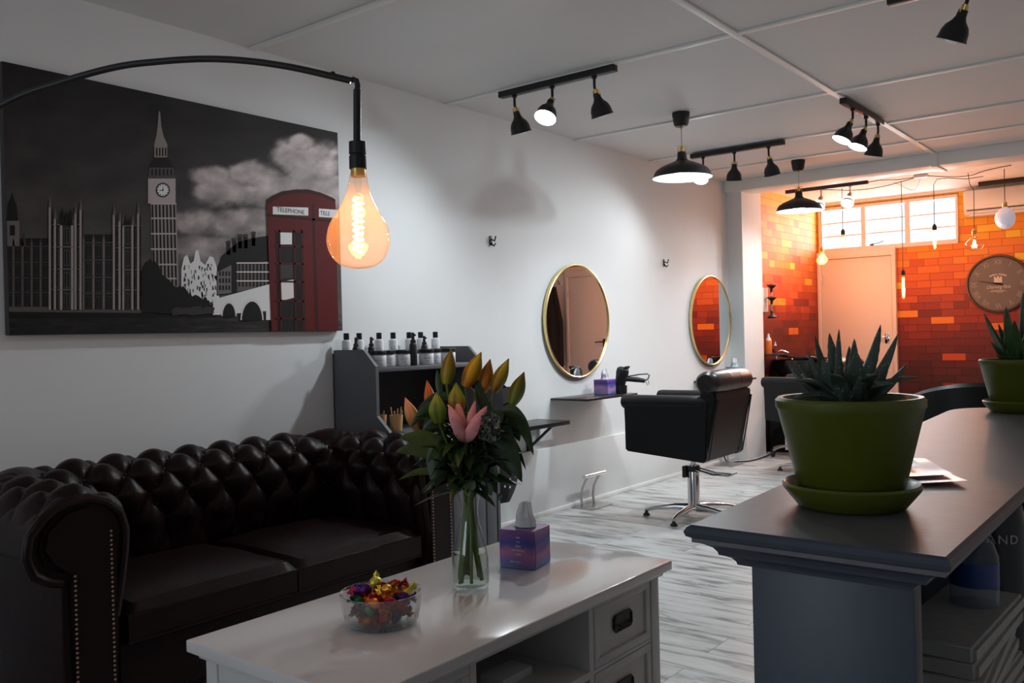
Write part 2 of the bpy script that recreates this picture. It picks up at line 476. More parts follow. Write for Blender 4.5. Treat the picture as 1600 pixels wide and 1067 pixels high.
        me = bpy.data.meshes.new(name)
        bm.to_mesh(me); bm.free()
        me.set_sharp_from_angle(angle=math.radians(38))
        mats = material if isinstance(material, (list, tuple)) else [material]
        for mm in mats: me.materials.append(mm)
        o = bpy.data.objects.new(name, me); COL.objects.link(o)
        if parent is None: o.location = loc
        else: o.parent = parent
        ORG[o.name] = loc
        return o

def tag(o, label, cat, group=None):
    o['label'] = label; o['category'] = cat
    if group: o['group'] = group
    return o
def thing(name, label, cat, loc=(0, 0, 0), rotz=0, group=None, world=True):
    """An Empty at the thing's base; parts are modelled in world space (world=True) or in the thing's own space."""
    o = bpy.data.objects.new(name, None); COL.objects.link(o)
    o.location = loc; o.rotation_euler = (0, 0, rotz); o.empty_display_size = 0.1
    ORG[o.name] = Vector(loc) if world else Vector((0, 0, 0))
    return tag(o, label, cat, group)
def struct(o, label=None):
    o['kind'] = 'structure'
    if label: o['label'] = label
    return o
def dup(root, loc, rotz, label, group=None):
    r = root.copy(); COL.objects.link(r); r.location = loc; r.rotation_euler = (0, 0, rotz)
    r['label'] = label
    if group: r['group'] = group
    for ch in list(root.children):
        c = ch.copy(); COL.objects.link(c); c.parent = r
        for g in ch.children:
            d = g.copy(); COL.objects.link(d); d.parent = c
    return r

# ================================================================== THE ROOM
ZC = 2.6; YB = 10.0; XR = 4.6; YF = -2.6
struct(MB().box(-0.3, XR + 0.3, YF - 0.3, YB + 0.3, -0.1, 0).done('floor', M['floor'], keep_origin=True), 'whitewashed wooden plank floor')
struct(MB().box(-0.3, XR + 0.3, YF - 0.3, YB + 0.3, ZC, ZC + 0.1).done('ceiling', M['ceil'], keep_origin=True), 'white painted ceiling')
struct(MB().box(-0.2, 0, YF - 0.2, 7.79, 0, ZC).done('wall_left', M['wall'], keep_origin=True), 'long white side wall')
struct(MB().box(-0.2, 0.145, 7.79, 8.24, 0, ZC).done('wall_pier', M['wall'], keep_origin=True), 'white pier jutting from the side wall')
struct(MB().box(-0.2, 0.08, 8.24, YB + 0.2, 0, ZC).done('wall_left_brick', M['bricky'], keep_origin=True), 'orange and red painted brick side wall')
wx0, wx1, wz0, wz1 = 0.12, 1.52, 2.06, 2.54
b = MB()
b.box(0.08, wx0, YB, YB + 0.2, 0, ZC); b.box(wx0, wx1, YB, YB + 0.2, 0, wz0)
b.box(wx0, wx1, YB, YB + 0.2, wz1, ZC); b.box(wx1, XR, YB, YB + 0.2, 0, ZC)
struct(b.done('wall_back', M['brickx'], keep_origin=True), 'back wall of bricks painted from yellow down to dark red')
struct(MB().box(XR, XR + 0.2, YF - 0.2, YB + 0.2, 0, ZC).done('wall_right', M['wall'], keep_origin=True))
b = MB()
b.box(-0.2, 0.8, YF - 0.2, YF, 0, ZC); b.box(2.6, XR + 0.2, YF - 0.2, YF, 0, ZC)
b.box(0.8, 2.6, YF - 0.2, YF, 0, 0.8); b.box(0.8, 2.6, YF - 0.2, YF, 2.2, ZC)
struct(b.done('wall_front', M['wall'], keep_origin=True))
# shop front window
wf = thing('window_2', '', '', (2.25, YF - 0.1, 0.45)); del wf['category']; del wf['label']; struct(wf)
b = MB()
for x in (0.83, 1.7, 2.57): b.box(x - 0.03, x + 0.03, YF - 0.14, YF - 0.06, 0.8, 2.2)
b.box(0.8, 2.6, YF - 0.14, YF - 0.06, 0.8, 0.86); b.box(0.8, 2.6, YF - 0.14, YF - 0.06, 2.14, 2.2)
b.done('window_frame', M['trim'], wf)
MB().box(0.83, 2.57, YF - 0.105, YF - 0.1, 0.85, 2.15).done('window_pane', M['pane'], wf)

# ceiling battens
def trim(n, bld, m=M['trim'], lab=None):
    return struct(bld.done('trim_%d' % n, m, keep_origin=True), lab)
trim(1, MB().box(1.80, 1.84, YF, 7.72, ZC - 0.012, ZC, 0.003), lab='long white ceiling batten')
for i, y in enumerate((1.1, 2.55, 3.92, 5.27, 6.34, 7.1)):
    trim(2 + i, MB().box(0, XR, y - 0.02, y + 0.02, ZC - 0.011, ZC, 0.003), lab='white cross batten on the ceiling')
trim(8, MB().box(0.001, XR, 7.72, 8.02, 2.495, ZC, 0.006), lab='shallow white ceiling beam')
trim(9, MB().box(1.80, 1.85, 7.708, 8.03, 2.485, ZC, 0.003))
trim(10, MB().box(0, 0.022, 3.85, 7.79, 0, 0.447, 0.003), M['wall'], 'thicker lower band of the white wall')
struct(MB().box(0.02, 0.03, 3.85, 7.79, 0, 0.03, 0.003).done('baseboard_left', M['trim'], keep_origin=True))
trim(11, MB().box(0.0, XR, 9.94, YB, 2.575, ZC), M['ceil'])

# door and its frame, second door, high window in the back wall
def door(n, x0, x1, z1, hx, flip):
    d = bpy.data.objects.new('door_%d' % n, None); COL.objects.link(d)
    d.location = ((x0 + x1) / 2, YB, 0); ORG[d.name] = Vector(d.location); struct(d, 'cream painted flush door in the brick back wall' if n == 1 else 'cream painted door seen in the nearer round mirror')
    b = MB(); b.box(x0, x1, YB - 0.04, YB - 0.005, 0.01, z1, 0.002); b.done('door_leaf', M['door'], d)
    b = MB()
    b.box(x0 - 0.045, x0 - 0.004, YB - 0.055, YB, 0, z1 + 0.004, 0.003); b.box(x1 + 0.004, x1 + 0.045, YB - 0.055, YB, 0, z1 + 0.004, 0.003)
    b.box(x0 - 0.047, x1 + 0.047, YB - 0.058, YB, z1 + 0.004, z1 + 0.085, 0.003)
    b.done('door_frame', M['door'], d)
    b = MB(); b.box(hx - 0.022, hx + 0.022, YB - 0.047, YB - 0.04, 1.03, 1.14, 0.002)
    b.cyl((hx, YB - 0.09, 1.10), (hx, YB - 0.04, 1.10), 0.009)
    s = -1 if flip else 1
    b.tube([(hx, YB - 0.09, 1.10), (hx + s * 0.05, YB - 0.092, 1.10), (hx + s * 0.12, YB - 0.085, 1.095)], 0.008)
    b.done('door_handle', M['chrome'] if n == 1 else M['bronze'], d)
    b = MB()
    for z in (0.3, 1.7): b.cyl((x0 if flip else x1, YB - 0.05, z), (x0 if flip else x1, YB - 0.05, z + 0.1), 0.008)
    b.done('hinge', M['steel'], d)
door(1, 0.13, 0.875, 1.97, 0.82, True)
door(2, 2.74, 3.36, 1.98, 2.80, False)
trim(12, MB().box(3.41, 4.2, YB - 0.02, YB, 0, 2.07, 0.002), M['door'], 'cream panelling beside the second door')
trim(13, MB().box(2.62, 4.2, YB - 0.03, YB, 2.065, 2.12, 0.002), M['door'])

wn = bpy.data.objects.new('window_1', None); COL.objects.link(wn); wn.location = ((wx0 + wx1) / 2, YB, wz0)
ORG[wn.name] = Vector(wn.location); struct(wn, 'high white framed three bay louvre window')
b = MB(); fy0, fy1 = YB - 0.03, YB + 0.09
b.box(wx0 - 0.02, wx1 + 0.01, fy0, fy1, wz0 - 0.012, wz0 + 0.035, 0.003); b.box(wx0 - 0.02, wx1 + 0.01, fy0, fy1, wz1 - 0.02, wz1 + 0.012, 0.003)
for x0, x1 in ((wx0 - 0.02, wx0 + 0.015), (0.566, 0.614), (1.016, 1.070), (wx1 - 0.012, wx1 + 0.012)):
    b.box(x0, x1, fy0 + 0.004, fy1 - 0.004, wz0 + 0.001, wz1 - 0.001, 0.003)
b.done('window_frame', M['door'], wn)
for (x0, x1) in ((wx0 + 0.015, 0.566), (0.614, 1.016), (1.070, wx1 - 0.012)):
    zs = [wz0 + 0.035, wz0 + 0.17, wz0 + 0.315, wz1 - 0.02]
    for k in range(3):
        MB().box(x0, x1, YB + 0.028, YB + 0.033, zs[k], zs[k + 1]).done('window_pane', M['pane'], wn)
    b = MB()
    for k in (1, 2): b.box(x0, x1, YB + 0.012, YB + 0.045, zs[k] - 0.008, zs[k] + 0.008)
    b.done('louvre_rail', M['door'], wn)
b = MB(); b.box(0.66, 0.70, YB - 0.035, YB + 0.01, wz0 + 0.035, wz0 + 0.05); b.tube([(0.68, YB - 0.03, wz0 + 0.05), (0.76, YB - 0.04, wz0 + 0.055), (0.80, YB - 0.03, wz0 + 0.075)], 0.004)
b.done('window_latch', M['bronze'], wn)
# bright overcast sky lies outside through the world

# ================================================================== PICTURE ON THE LEFT WALL
pt = thing('canvas_print', 'large canvas print of grey city riverside with a red telephone box above the sofa', 'picture', (0.0, 2.23, 1.257))
PY0, PY1, PZ0, PZ1 = 1.422, 3.032, 1.257, 2.275
XP = 0.038
MB().box(0.002, XP, PY0, PY1, PZ0, PZ1, 0.003).done('canvas', mat('canvas_edge', (0.05, 0.045, 0.045), 0.7), pt)
def pic(u, v):
    p = on_plane(u, v, 0, XP); return (min(max(p.y, PY0 + 0.002), PY1 - 0.002), min(max(p.z, PZ0 + 0.002), PZ1 - 0.002))
def gl(v, tint=(1, 1, 1)):
    l = s2l((v / 255,) * 3)[0] / 0.17 * 0.8
    return (min(l * tint[0], 0.9), min(l * tint[1], 0.9), min(l * tint[2], 0.9), 1)
WARMG = (1.05, 0.98, 0.97)
pbm = bmesh.new(); cl = pbm.loops.layers.color.new('print')
def ppoly(pts, v, layer, tint=WARMG, col=None):
    vs = [pbm.verts.new((XP + 0.0004 * (1 + layer), *pic(*p))) for p in pts]
    try: f = pbm.faces.new(vs)
    except ValueError: return
    c = col or gl(v, tint)
    for lp in f.loops: lp[cl] = c
NU, NV = 210, 132
gv = [[None] * NV for _ in range(NU)]
def fbm(x, y):
    return noise.fractal(Vector((x, y, 3.3)), 1.0, 2.0, 5)
CL = [(350, 300, 60, 34), (400, 275, 60, 30), (455, 245, 42, 36), (490, 260, 55, 50), (330, 275, 40, 20), (430, 300, 90, 35), (500, 300, 60, 50), (380, 350, 110, 34), (310, 345, 60, 25), (470, 225, 30, 18), (330, 390, 90, 30)]
def skycol(u, v):
    t = (v - 100) / 380
    base = 46 + 30 * max(0, min(1, t)) + 6 * fbm(u / 60, v / 30)
    m_ = 0
    for cx_, cy_, rx, ry in CL:
        d = ((u - cx_) / rx) ** 2 + ((v - cy_) / ry) ** 2
        m_ = max(m_, 1 - d + 0.42 * fbm(u / 34 + 5, v / 26))
    k = max(0, min(1, m_ * 1.3)); k = k * k * (3 - 2 * k)
    cval = 112 + 12 * fbm(u / 30, v / 20) - (v - 250) * 0.12
    return base * (1 - k) + cval * k
for i in range(NU):
    for j in range(NV):
        y = PY0 + 0.001 + (PY1 - PY0 - 0.002) * i / (NU - 1); z = PZ0 + 0.001 + (PZ1 - PZ0 - 0.002) * j / (NV - 1)
        c = RM @ (Vector((XP, y, z)) - CAM); u, v = PX + FPX * c.x / c.z, PY + FPX * c.y / c.z
        hw = 0.15
        if z < PZ0 + hw * 0.60:
            q = 36 + 18 * fbm(u / 30, v / 2.2) + (z - PZ0) * 60 + max(0, (u - 230) / 300) * 30
        else:
            q = skycol(u, v)
        vv = pbm.verts.new((XP + 0.0004, y, z)); gv[i][j] = (vv, gl(max(12, q), WARMG))
for i in range(NU - 1):
    for j in range(NV - 1):
        q4 = [gv[i][j], gv[i + 1][j], gv[i + 1][j + 1], gv[i][j + 1]]
        f = pbm.faces.new([q[0] for q in q4])
        for lp, q in zip(f.loops, q4): lp[cl] = q[1]
rr = random.Random(3)
def rect(u0, v0, u1, v1, g, layer): ppoly([(u0, v0), (u1, v0), (u1, v1), (u0, v1)], g, layer)
def lerp(a, b_, t): return a + (b_ - a) * t
# river wall and embankment
ppoly([(5, 476), (225, 484), (225, 489), (5, 487)], 74, 2)
ppoly([(5, 487), (340, 490), (340, 496), (5, 497)], 20, 2)
def facade(u0, u1, vt, vb, bays, layer, tone=92):
    rect(u0, vt, u1, vb, tone * 0.42, layer)
    wdt = (u1 - u0) / bays
    for k in range(bays):
        a = u0 + k * wdt
        rect(a, vt - 4, a + wdt * 0.22, vb, tone * 0.95, layer + 1)
        ppoly([(a, vt - 4), (a + wdt * 0.22, vt - 4), (a + wdt * 0.11, vt - 14)], tone * 0.85, layer + 1)
        rows = [0.04, 0.30, 0.56, 0.80]
        for r0 in rows:
            y0 = lerp(vt, vb, r0); y1 = lerp(vt, vb, r0 + 0.19)
            rect(a + wdt * 0.34, y0, a + wdt * 0.92, y1, tone * 0.62, layer + 1)
            for q in range(2):
                x = a + wdt * (0.42 + q * 0.26); rect(x, y0 + 2, x + wdt * 0.13, y1 - 2, 22, layer + 2)
        for r0 in (0.0, 0.26, 0.52, 0.76): rect(a, lerp(vt, vb, r0), a + wdt, lerp(vt, vb, r0) + 1.6, tone * 0.8, layer + 2)
facade(5, 76, 384, 479, 5, 2, 80)
facade(76, 128, 350, 484, 3, 2, 108)
facade(128, 176, 378, 483, 3, 2, 90)
facade(176, 220, 352, 484, 3, 2, 104)
rect(5, 372, 76, 384, 26, 2); rect(128, 366, 176, 378, 24, 2)
for (u, t) in ((78, 312), (86, 330), (118, 322), (126, 316), (178, 324), (187, 334), (207, 340), (216, 322)):
    rect(u - 2.5, t + 12, u + 2.5, 484, 98, 6); rect(u + 1.2, t + 12, u + 2.6, 484, 30, 6)
    ppoly([(u - 2.5, t + 12), (u + 2.5, t + 12), (u, t - 6)], 80, 6)
for (u, t) in ((97, 324), (104, 330), (110, 326), (195, 336), (201, 340)):
    ppoly([(u - 4, 352), (u + 4, 352), (u + 2, t + 8), (u, t), (u - 2, t + 8)], 26, 5)
# far left tower
rect(8, 345, 30, 384, 84, 3); rect(15, 352, 23, 368, 20, 4)
ppoly([(10, 345), (28, 345), (26, 322), (22, 312), (19, 300), (15, 312), (12, 322)], 28, 3)
ppoly([(33, 384), (41, 384), (37, 360)], 60, 3)
# clock tower
ppoly([(235, 317), (275, 317), (279, 450), (239, 446)], 96, 3)
for k in range(7):
    a = lerp(238, 272, k / 6)
    ppoly([(a - 1.7, 320), (a + 1.0, 320), (a + 4.2, 447), (a + 1.2, 447)], 26 if k < 6 else 30, 4)
for v in (317, 340, 364, 388, 412, 434):
    ppoly([(235, v), (275, v), (275.5, v + 2.4), (235.5, v + 2.4)], 108, 5)
rect(231, 276, 274, 318, 106, 3); rect(231, 274, 274, 279, 70, 4)
ppoly([(241 + 13 + 11 * math.cos(a * PI / 12), 297 + 11.5 * math.sin(a * PI / 12)) for a in range(24)], 50, 5)
ppoly([(241 + 13 + 9 * math.cos(a * PI / 12), 297 + 9.5 * math.sin(a * PI / 12)) for a in range(24)], 168, 6)
ppoly([(253, 298), (255, 298), (254.4, 290)], 30, 7); ppoly([(254, 296.8), (254, 298.6), (246, 297.5)], 30, 7)
for a in range(12):
    ca, sa = math.cos(a * PI / 6), math.sin(a * PI / 6)
    ppoly([(254 + 7 * ca - 0.6 * sa, 297 + 7.4 * sa + 0.6 * ca), (254 + 7 * ca + 0.6 * sa, 297 + 7.4 * sa - 0.6 * ca), (254 + 9 * ca + 0.6 * sa, 297 + 9.4 * sa - 0.6 * ca), (254 + 9 * ca - 0.6 * sa, 297 + 9.4 * sa + 0.6 * ca)], 60, 7)
rect(233, 262, 271, 276, 74, 3)
for k in range(6): rect(236 + k * 6, 264, 238.5 + k * 6, 274, 22, 4)
ppoly([(233, 262), (271, 262), (262, 246), (241, 246)], 40, 3)
rect(241, 228, 261, 246, 96, 3)
for k in range(4): rect(243.5 + k * 4.6, 231, 245.7 + k * 4.6, 244, 26, 4)
ppoly([(240, 228), (262, 228), (255, 212), (251.5, 196), (249.8, 174), (247.8, 174), (246.2, 196), (244, 212)], 96, 3)
# dark trees
def blob(pts, g, layer):
    out = []
    for i in range(len(pts)):
        a, c = pts[i], pts[(i + 1) % len(pts)]
        for k in range(6):
            t = k / 6; out.append((lerp(a[0], c[0], t) + rr.uniform(-1.5, 1.5), lerp(a[1], c[1], t) + rr.uniform(-2.2, 2.2)))
    ppoly(out, g, layer)
blob([(221, 425), (232, 405), (245, 412), (256, 432), (272, 446), (285, 448), (300, 462), (320, 466), (332, 476), (332, 490), (221, 490)], 15, 8)
# pale abbey-like building
ppoly([(283, 472), (283, 420), (287, 402), (292, 398), (297, 412), (302, 408), (305, 392), (309, 390), (313, 408), (320, 414), (327, 400), (333, 402), (338, 416), (342, 440), (342, 472)], 138, 4)
for k in range(70):
    u = rr.uniform(285, 338); v = rr.uniform(412, 462); ppoly([(u, v), (u + rr.uniform(1, 3), v), (u + rr.uniform(1, 3), v + rr.uniform(3, 8)), (u, v + rr.uniform(3, 7))], rr.choice([60, 80, 100, 40]), 5)
# office with chimneys
ppoly([(338, 462), (338, 424), (346, 400), (360, 388), (372, 378), (395, 372), (420, 368), (424, 452)], 34, 4)
for (u, t) in ((357, 376), (366, 372), (375, 366), (384, 366), (396, 362)):
    rect(u - 3, t, u + 2.5, t + 22, 40, 4); rect(u - 4, t + 1, u + 3.5, t + 3.5, 66, 5)
ppoly([(339, 460), (339, 425), (361, 414), (361, 458)], 86, 5); ppoly([(370, 456), (370, 412), (424, 408), (424, 446)], 80, 5)
for k in range(4):
    for j in range(3): rect(342 + k * 4.8, 424 + j * 11, 344.6 + k * 4.8, 431 + j * 11, 24, 6)
for k in range(9):
    rect(372 + k * 5.6, 412, 374.6 + k * 5.6, 448, 22, 6)
for v in (410, 424, 438): rect(369, v, 424, v + 1.8, 118, 7)
# bridge
ppoly([(332, 470), (360, 462), (424, 446), (424, 500), (415, 500), (415, 486), (340, 492), (332, 492)], 150, 8)
def arch(cx_, base, rx, ry, g, layer):
    ppoly([(cx_ - rx, base)] + [(cx_ - rx * math.cos(a * PI / 14), base - ry * math.sin(a * PI / 14)) for a in range(15)] + [(cx_ + rx, base)], g, layer)
arch(357, 494, 12, 24, 120, 9); arch(357, 495, 10, 21, 20, 10); arch(393, 500, 18, 34, 120, 9); arch(393, 501, 16, 30, 18, 10)
ppoly([(332, 468), (424, 443), (424, 446.5), (332, 471.5)], 190, 9)
blob([(268, 482), (300, 478), (334, 482), (334, 490), (268, 492)], 60, 9)
# red telephone box
RED = lambda k: (0.36 * k, 0.022 * k, 0.030 * k, 1)
ppoly([(416, 322), (417, 313), (425, 306), (440, 299), (462, 296), (480, 296), (500, 301), (519, 309), (523, 312), (528, 520), (423, 520)], 0, 12, col=RED(1.0))
ppoly([(416, 313), (425, 306), (440, 299), (462, 296), (480, 296), (500, 301), (523, 312), (523, 316), (500, 306), (478, 302), (458, 302), (438, 306), (418, 320)], 0, 13, col=RED(0.6))
ppoly([(416, 334), (524, 345), (524, 348), (416, 338)], 0, 13, col=RED(0.5))
ppoly([(486, 318), (490, 318), (497, 520), (492, 520)], 0, 13, col=RED(0.62))
ppoly([(425, 323), (480.5, 324.5), (480.5, 337), (425, 335)], 200, 14); ppoly([(497, 326), (527, 328), (527, 341), (497, 339)], 190, 14)
ppoly([(430, 360), (472, 362), (476, 520), (434, 520)], 34, 14)
ppoly([(436, 362), (455, 362), (455, 382), (436, 382)], 140, 15); ppoly([(438, 440), (462, 436), (463, 464), (439, 470)], 120, 15); ppoly([(437, 412), (456, 412), (457, 434), (438, 436)], 62, 15)
ppoly([(456, 362), (472, 362), (475, 520), (459, 520)], 0, 16, col=(0.09, 0.022, 0.026, 1))
for v in (360, 383, 410, 438, 468, 496): ppoly([(429, v), (474, v + 1.5), (474, v + 4), (429, v + 3)], 0, 17, col=RED(0.85))
for u in (434, 457, 469): ppoly([(u, 358), (u + 2.6, 358), (u + 5.2, 520), (u + 2.6, 520)], 0, 17, col=RED(0.8))
me = bpy.data.meshes.new('printed_picture')
pbm.transform(Matrix.Translation(-ORG[pt.name])); pbm.to_mesh(me); pbm.free(); me.materials.append(M['print'])
po = bpy.data.objects.new('printed_picture', me); COL.objects.link(po); po.parent = pt
def wall_text_mtx(y, z, x):   # text on the left wall reading along +y, facing +x
    return Matrix(((0, 0, 1, x), (1, 0, 0, y), (0, 1, 0, z), (0, 0, 0, 1)))
b = MB()
y0, z0 = pic(425, 329); y1, z1 = pic(480.5, 331)
b.text('TELEPHONE', 0.030, wall_text_mtx((y0 + y1) / 2, (z0 + z1) / 2, XP + 0.0066), 0.0002, font_scale=1.02)
b.done('printed_lettering', M['ink'], pt); b = MB()
y0, z0 = pic(499, 333)
b.text('TELE', 0.030, wall_text_mtx(y0, z0, XP + 0.0066), 0.0002, 'LEFT')
b.done('printed_lettering', M['ink'], pt)

# ================================================================== CHESTERFIELD SOFA
sofa = thing('chesterfield_sofa', 'dark oxblood leather chesterfield sofa with buttoned back below the canvas print', 'sofa', (0.5, 2.03, 0))
IN_X, IY0, IY1, FX = 0.33, 1.375, 2.685, 0.93
PROF = [(0.03, 0.30), (0.02, 0.40), (0.0, 0.50), (-0.012, 0.58), (-0.02, 0.65), (-0.005, 0.71), (0.04, 0.752), (0.10, 0.772), (0.165, 0.765), (0.22, 0.735), (0.262, 0.685), (0.272, 0.63), (0.255, 0.575), (0.215, 0.545), (0.175, 0.535)]
def resample(pts, n):
    pts = [Vector(p) for p in pts]; L_ = [0]
    for a, c in zip(pts, pts[1:]): L_.append(L_[-1] + (c - a).length)
    out = []
    for k in range(n):
        s_ = L_[-1] * k / (n - 1); i = 0
        while i < len(L_) - 2 and L_[i + 1] < s_: i += 1
        t = (s_ - L_[i]) / max(1e-9, L_[i + 1] - L_[i]); out.append((pts[i].lerp(pts[i + 1], t), s_))
    return out
RC = 0.10
path = [Vector((FX, IY0))]
path.append(Vector((IN_X + RC, IY0)))
for k in range(1, 9):
    a = PI / 2 * k / 9; path.append(Vector((IN_X + RC - RC * math.sin(a), IY0 + RC - RC * math.cos(a))))
path.append(Vector((IN_X, IY0 + RC))); path.append(Vector((IN_X, IY1 - RC)))
for k in range(1, 9):
    a = PI / 2 * k / 9; path.append(Vector((IN_X + RC - RC * math.cos(a), IY1 - RC + RC * math.sin(a))))
path.append(Vector((IN_X + RC, IY1))); path.append(Vector((FX, IY1)))
PU = resample(path, 560)
PV = resample(PROF, 110)
DU, DV = 0.158, 0.215
Q0 = 0.17
def tuft(u, v):
    q = (v - 0.06)
    w_ = 1.0 if v < 0.60 else max(0.0, 1 - (v - 0.60) / 0.12)
    if q < Q0:
        a = abs(math.sin(PI * u / DU)); h = a ** 0.5
        bl = max(0, min(1, (Q0 - q) / 0.05))
        aa = abs(math.sin(PI * u / DU)) ** 2
        return (0.044 * aa ** 0.5 * (1 - bl) + 0.030 * h * bl) * w_
    a = abs(math.sin(PI * (u / DU + (q - Q0) / DV))); c = abs(math.sin(PI * (u / DU - (q - Q0) / DV)))
    return 0.044 * (a * c) ** 0.50 * w_ - 0.006 * math.exp(-((a + c) ** 2) / 0.02) * w_
rows = []
NP = len(PU)
for i, (p, u) in enumerate(PU):
    t = (PU[min(i + 1, NP - 1)][0] - PU[max(i - 1, 0)][0]).normalized()
    outn = Vector((t.y, -t.x))
    if i < 5: outn = Vector((0, -1))
    # outward: away from the seat
    cen = Vector((0.75, 2.03))
    if outn.dot(p - cen) < 0: outn = -outn
    endf = min(1, min(u, PU[-1][1] - u) / 0.05)
    row = []
    for j, (q, v) in enumerate(PV):
        tq = (PV[min(j + 1, 109)][0] - PV[max(j - 1, 0)][0]).normalized()
        nn = Vector((-tq.y, tq.x))        # outward of the padding in (n,z)
        dd = tuft(u - PU[-1][1] / 2, v) * (0.25 + 0.75 * endf) - 0.02
        row.append(Vector((p.x + outn.x * (q.x + nn.x * dd), p.y + outn.y * (q.x + nn.x * dd), q.y + nn.y * dd)))
    rows.append(row)
b = MB(); b.grid(rows); b.done('buttoned_back_and_arms', M['leather'], sofa)
# buttons
btn = None
uh = PU[-1][1] / 2
for k in range(-12, 13):
    for j in range(0, 5):
        if (k + j) % 2: continue
        u = k * DU / 2 + uh; v = 0.06 + Q0 + j * DV / 2
        if not (0.06 < u < 2 * uh - 0.06) or v > 0.60: continue
        i = min(range(NP), key=lambda i_: abs(PU[i_][1] - u)); jj = min(range(110), key=lambda j_: abs(PV[j_][1] - v))
        if btn is None:
            btn = MB().sphere((0, 0, 0), 0.010, 10).done('upholstery_button', M['leather'], sofa, shift=False); ob_ = btn
        else:
            ob_ = btn.copy(); COL.objects.link(ob_); ob_.parent = sofa
        ob_.location = rows[i][jj] - ORG[sofa.name]
# outer shell below the scroll: arms and back
b = MB()
b.box(0.15, FX - 0.02, IY0 - 0.185, IY0 - 0.02, 0.09, 0.60, 0.01); b.box(0.15, FX - 0.02, IY1 + 0.02, IY1 + 0.185, 0.09, 0.60, 0.01)
b.box(0.12, IN_X - 0.02, IY0 - 0.12, IY1 + 0.12, 0.09, 0.60, 0.01)
b.done('outer_panels', M['leather'], sofa)
# scroll fronts with nail heads
for nm, yy, sg in (('l', IY0, -1), ('r', IY1, 1)):
    outl = [(q.x, q.y) for q, _ in resample(PROF[1:], 30)]
    poly = [(yy + sg * a, z) for a, z in [(0.03, 0.09)] + outl + [(0.175, 0.09)]]
    b = MB(); b.prism(poly, FX - 0.04, FX - 0.012, 'x')
    # padded rim bead
    b.tube([(FX - 0.01, yy + sg * (a + 0.012), z - 0.010) for a, z in outl], 0.014, 8)
    b.prism([(yy + sg * a, z) for a, z in [(0.045, 0.09)] + [(0.03 + 0.03 * 0, 0.45), (0.03, 0.6), (0.05, 0.69), (0.10, 0.735), (0.17, 0.725), (0.225, 0.68), (0.235, 0.63), (0.21, 0.585), (0.165, 0.55), (0.155, 0.09)]], FX - 0.02, FX + 0.004, 'x')
    fr = b.done('arm_front', M['leather'], sofa)
    b = MB()
    for (a, z) in [(0.045, z_) for z_ in np.arange(0.12, 0.66, 0.014)] + [(0.155, z_) for z_ in np.arange(0.12, 0.55, 0.014)]:
        b.sphere((FX + 0.005, yy + sg * a, z), 0.0042, 6)
    b.done('nail_heads', M['nail'], fr)
MB().box(0.30, FX - 0.05, IY0 + 0.0, IY1, 0.09, 0.285, 0.012).done('seat_rail', M['leather'], sofa)
def cushion(y0, y1, x0, x1, z0, z1, name, parent, mt):
    rowsc = []
    nx, ny = 26, 26
    b = MB()
    def top(u, v):  # crown
        return 0.030 * (1 - (2 * u - 1) ** 2) ** 0.6 * (1 - (2 * v - 1) ** 4) + 0.004 * noise.noise(Vector((u * 4, v * 4, y0)))
    for sgn in (1, -1):
        R_ = []
        for i in range(nx + 1):
            r_ = []
            for j in range(ny + 1):
                u, v = i / nx, j / ny
                ed = min(u, 1 - u) * (x1 - x0); ed2 = min(v, 1 - v) * (y1 - y0); e = min(ed, ed2)
                rr_ = 0.03; drop = rr_ - math.sqrt(max(0, rr_ ** 2 - (rr_ - min(e, rr_)) ** 2))
                x = x0 + (x1 - x0) * u; y = y0 + (y1 - y0) * v
                wr = 0.003 * noise.noise(Vector((x * 9, y * 9, 1.7)))
                z = (z1 + top(u, v) - drop + wr) if sgn > 0 else (z0 + drop * 0.6)
                r_.append(Vector((x, y, z)))
            R_.append(r_)
        b.grid(R_, flip=sgn < 0)
    # side band
    per = []
    zt = z1 - 0.03; zb = z0 + 0.018
    for (x, y) in ((x0, y0), (x1, y0), (x1, y1), (x0, y1)): per.append((x, y))
    for k in range(4):
        a, c = per[k], per[(k + 1) % 4]
        b._new([(a[0], a[1], zb), (c[0], c[1], zb), (c[0], c[1], zt), (a[0], a[1], zt)], [(0, 1, 2, 3)], None, True)
    o = b.done(name, mt, parent)
    b = MB()
    loop = [(x0, y0, zt), (x1, y0, zt), (x1, y1, zt), (x0, y1, zt), (x0, y0, zt)]
    b.tube(loop, 0.005, 6); b.tube([(x, y, zb) for x, y, _ in loop], 0.005, 6)
    b.done('piping', mt, o)
cushion(IY0 + 0.012, 2.028, 0.34, 0.915, 0.275, 0.405, 'seat_cushion', sofa, M['leather'])
cushion(2.034, IY1 - 0.012, 0.34, 0.915, 0.275, 0.405, 'seat_cushion', sofa, M['leather'])
for x in (0.22, 0.86):
    for y in (IY0 - 0.1, IY1 + 0.1):
        b = MB(); b.lathe([(0.0, 0), (0.022, 0), (0.03, 0.03), (0.026, 0.06), (0.034, 0.09), (0, 0.09)], seg=16, center=(x, y, 0)); b.done('bun_foot', M['bronze'], sofa)

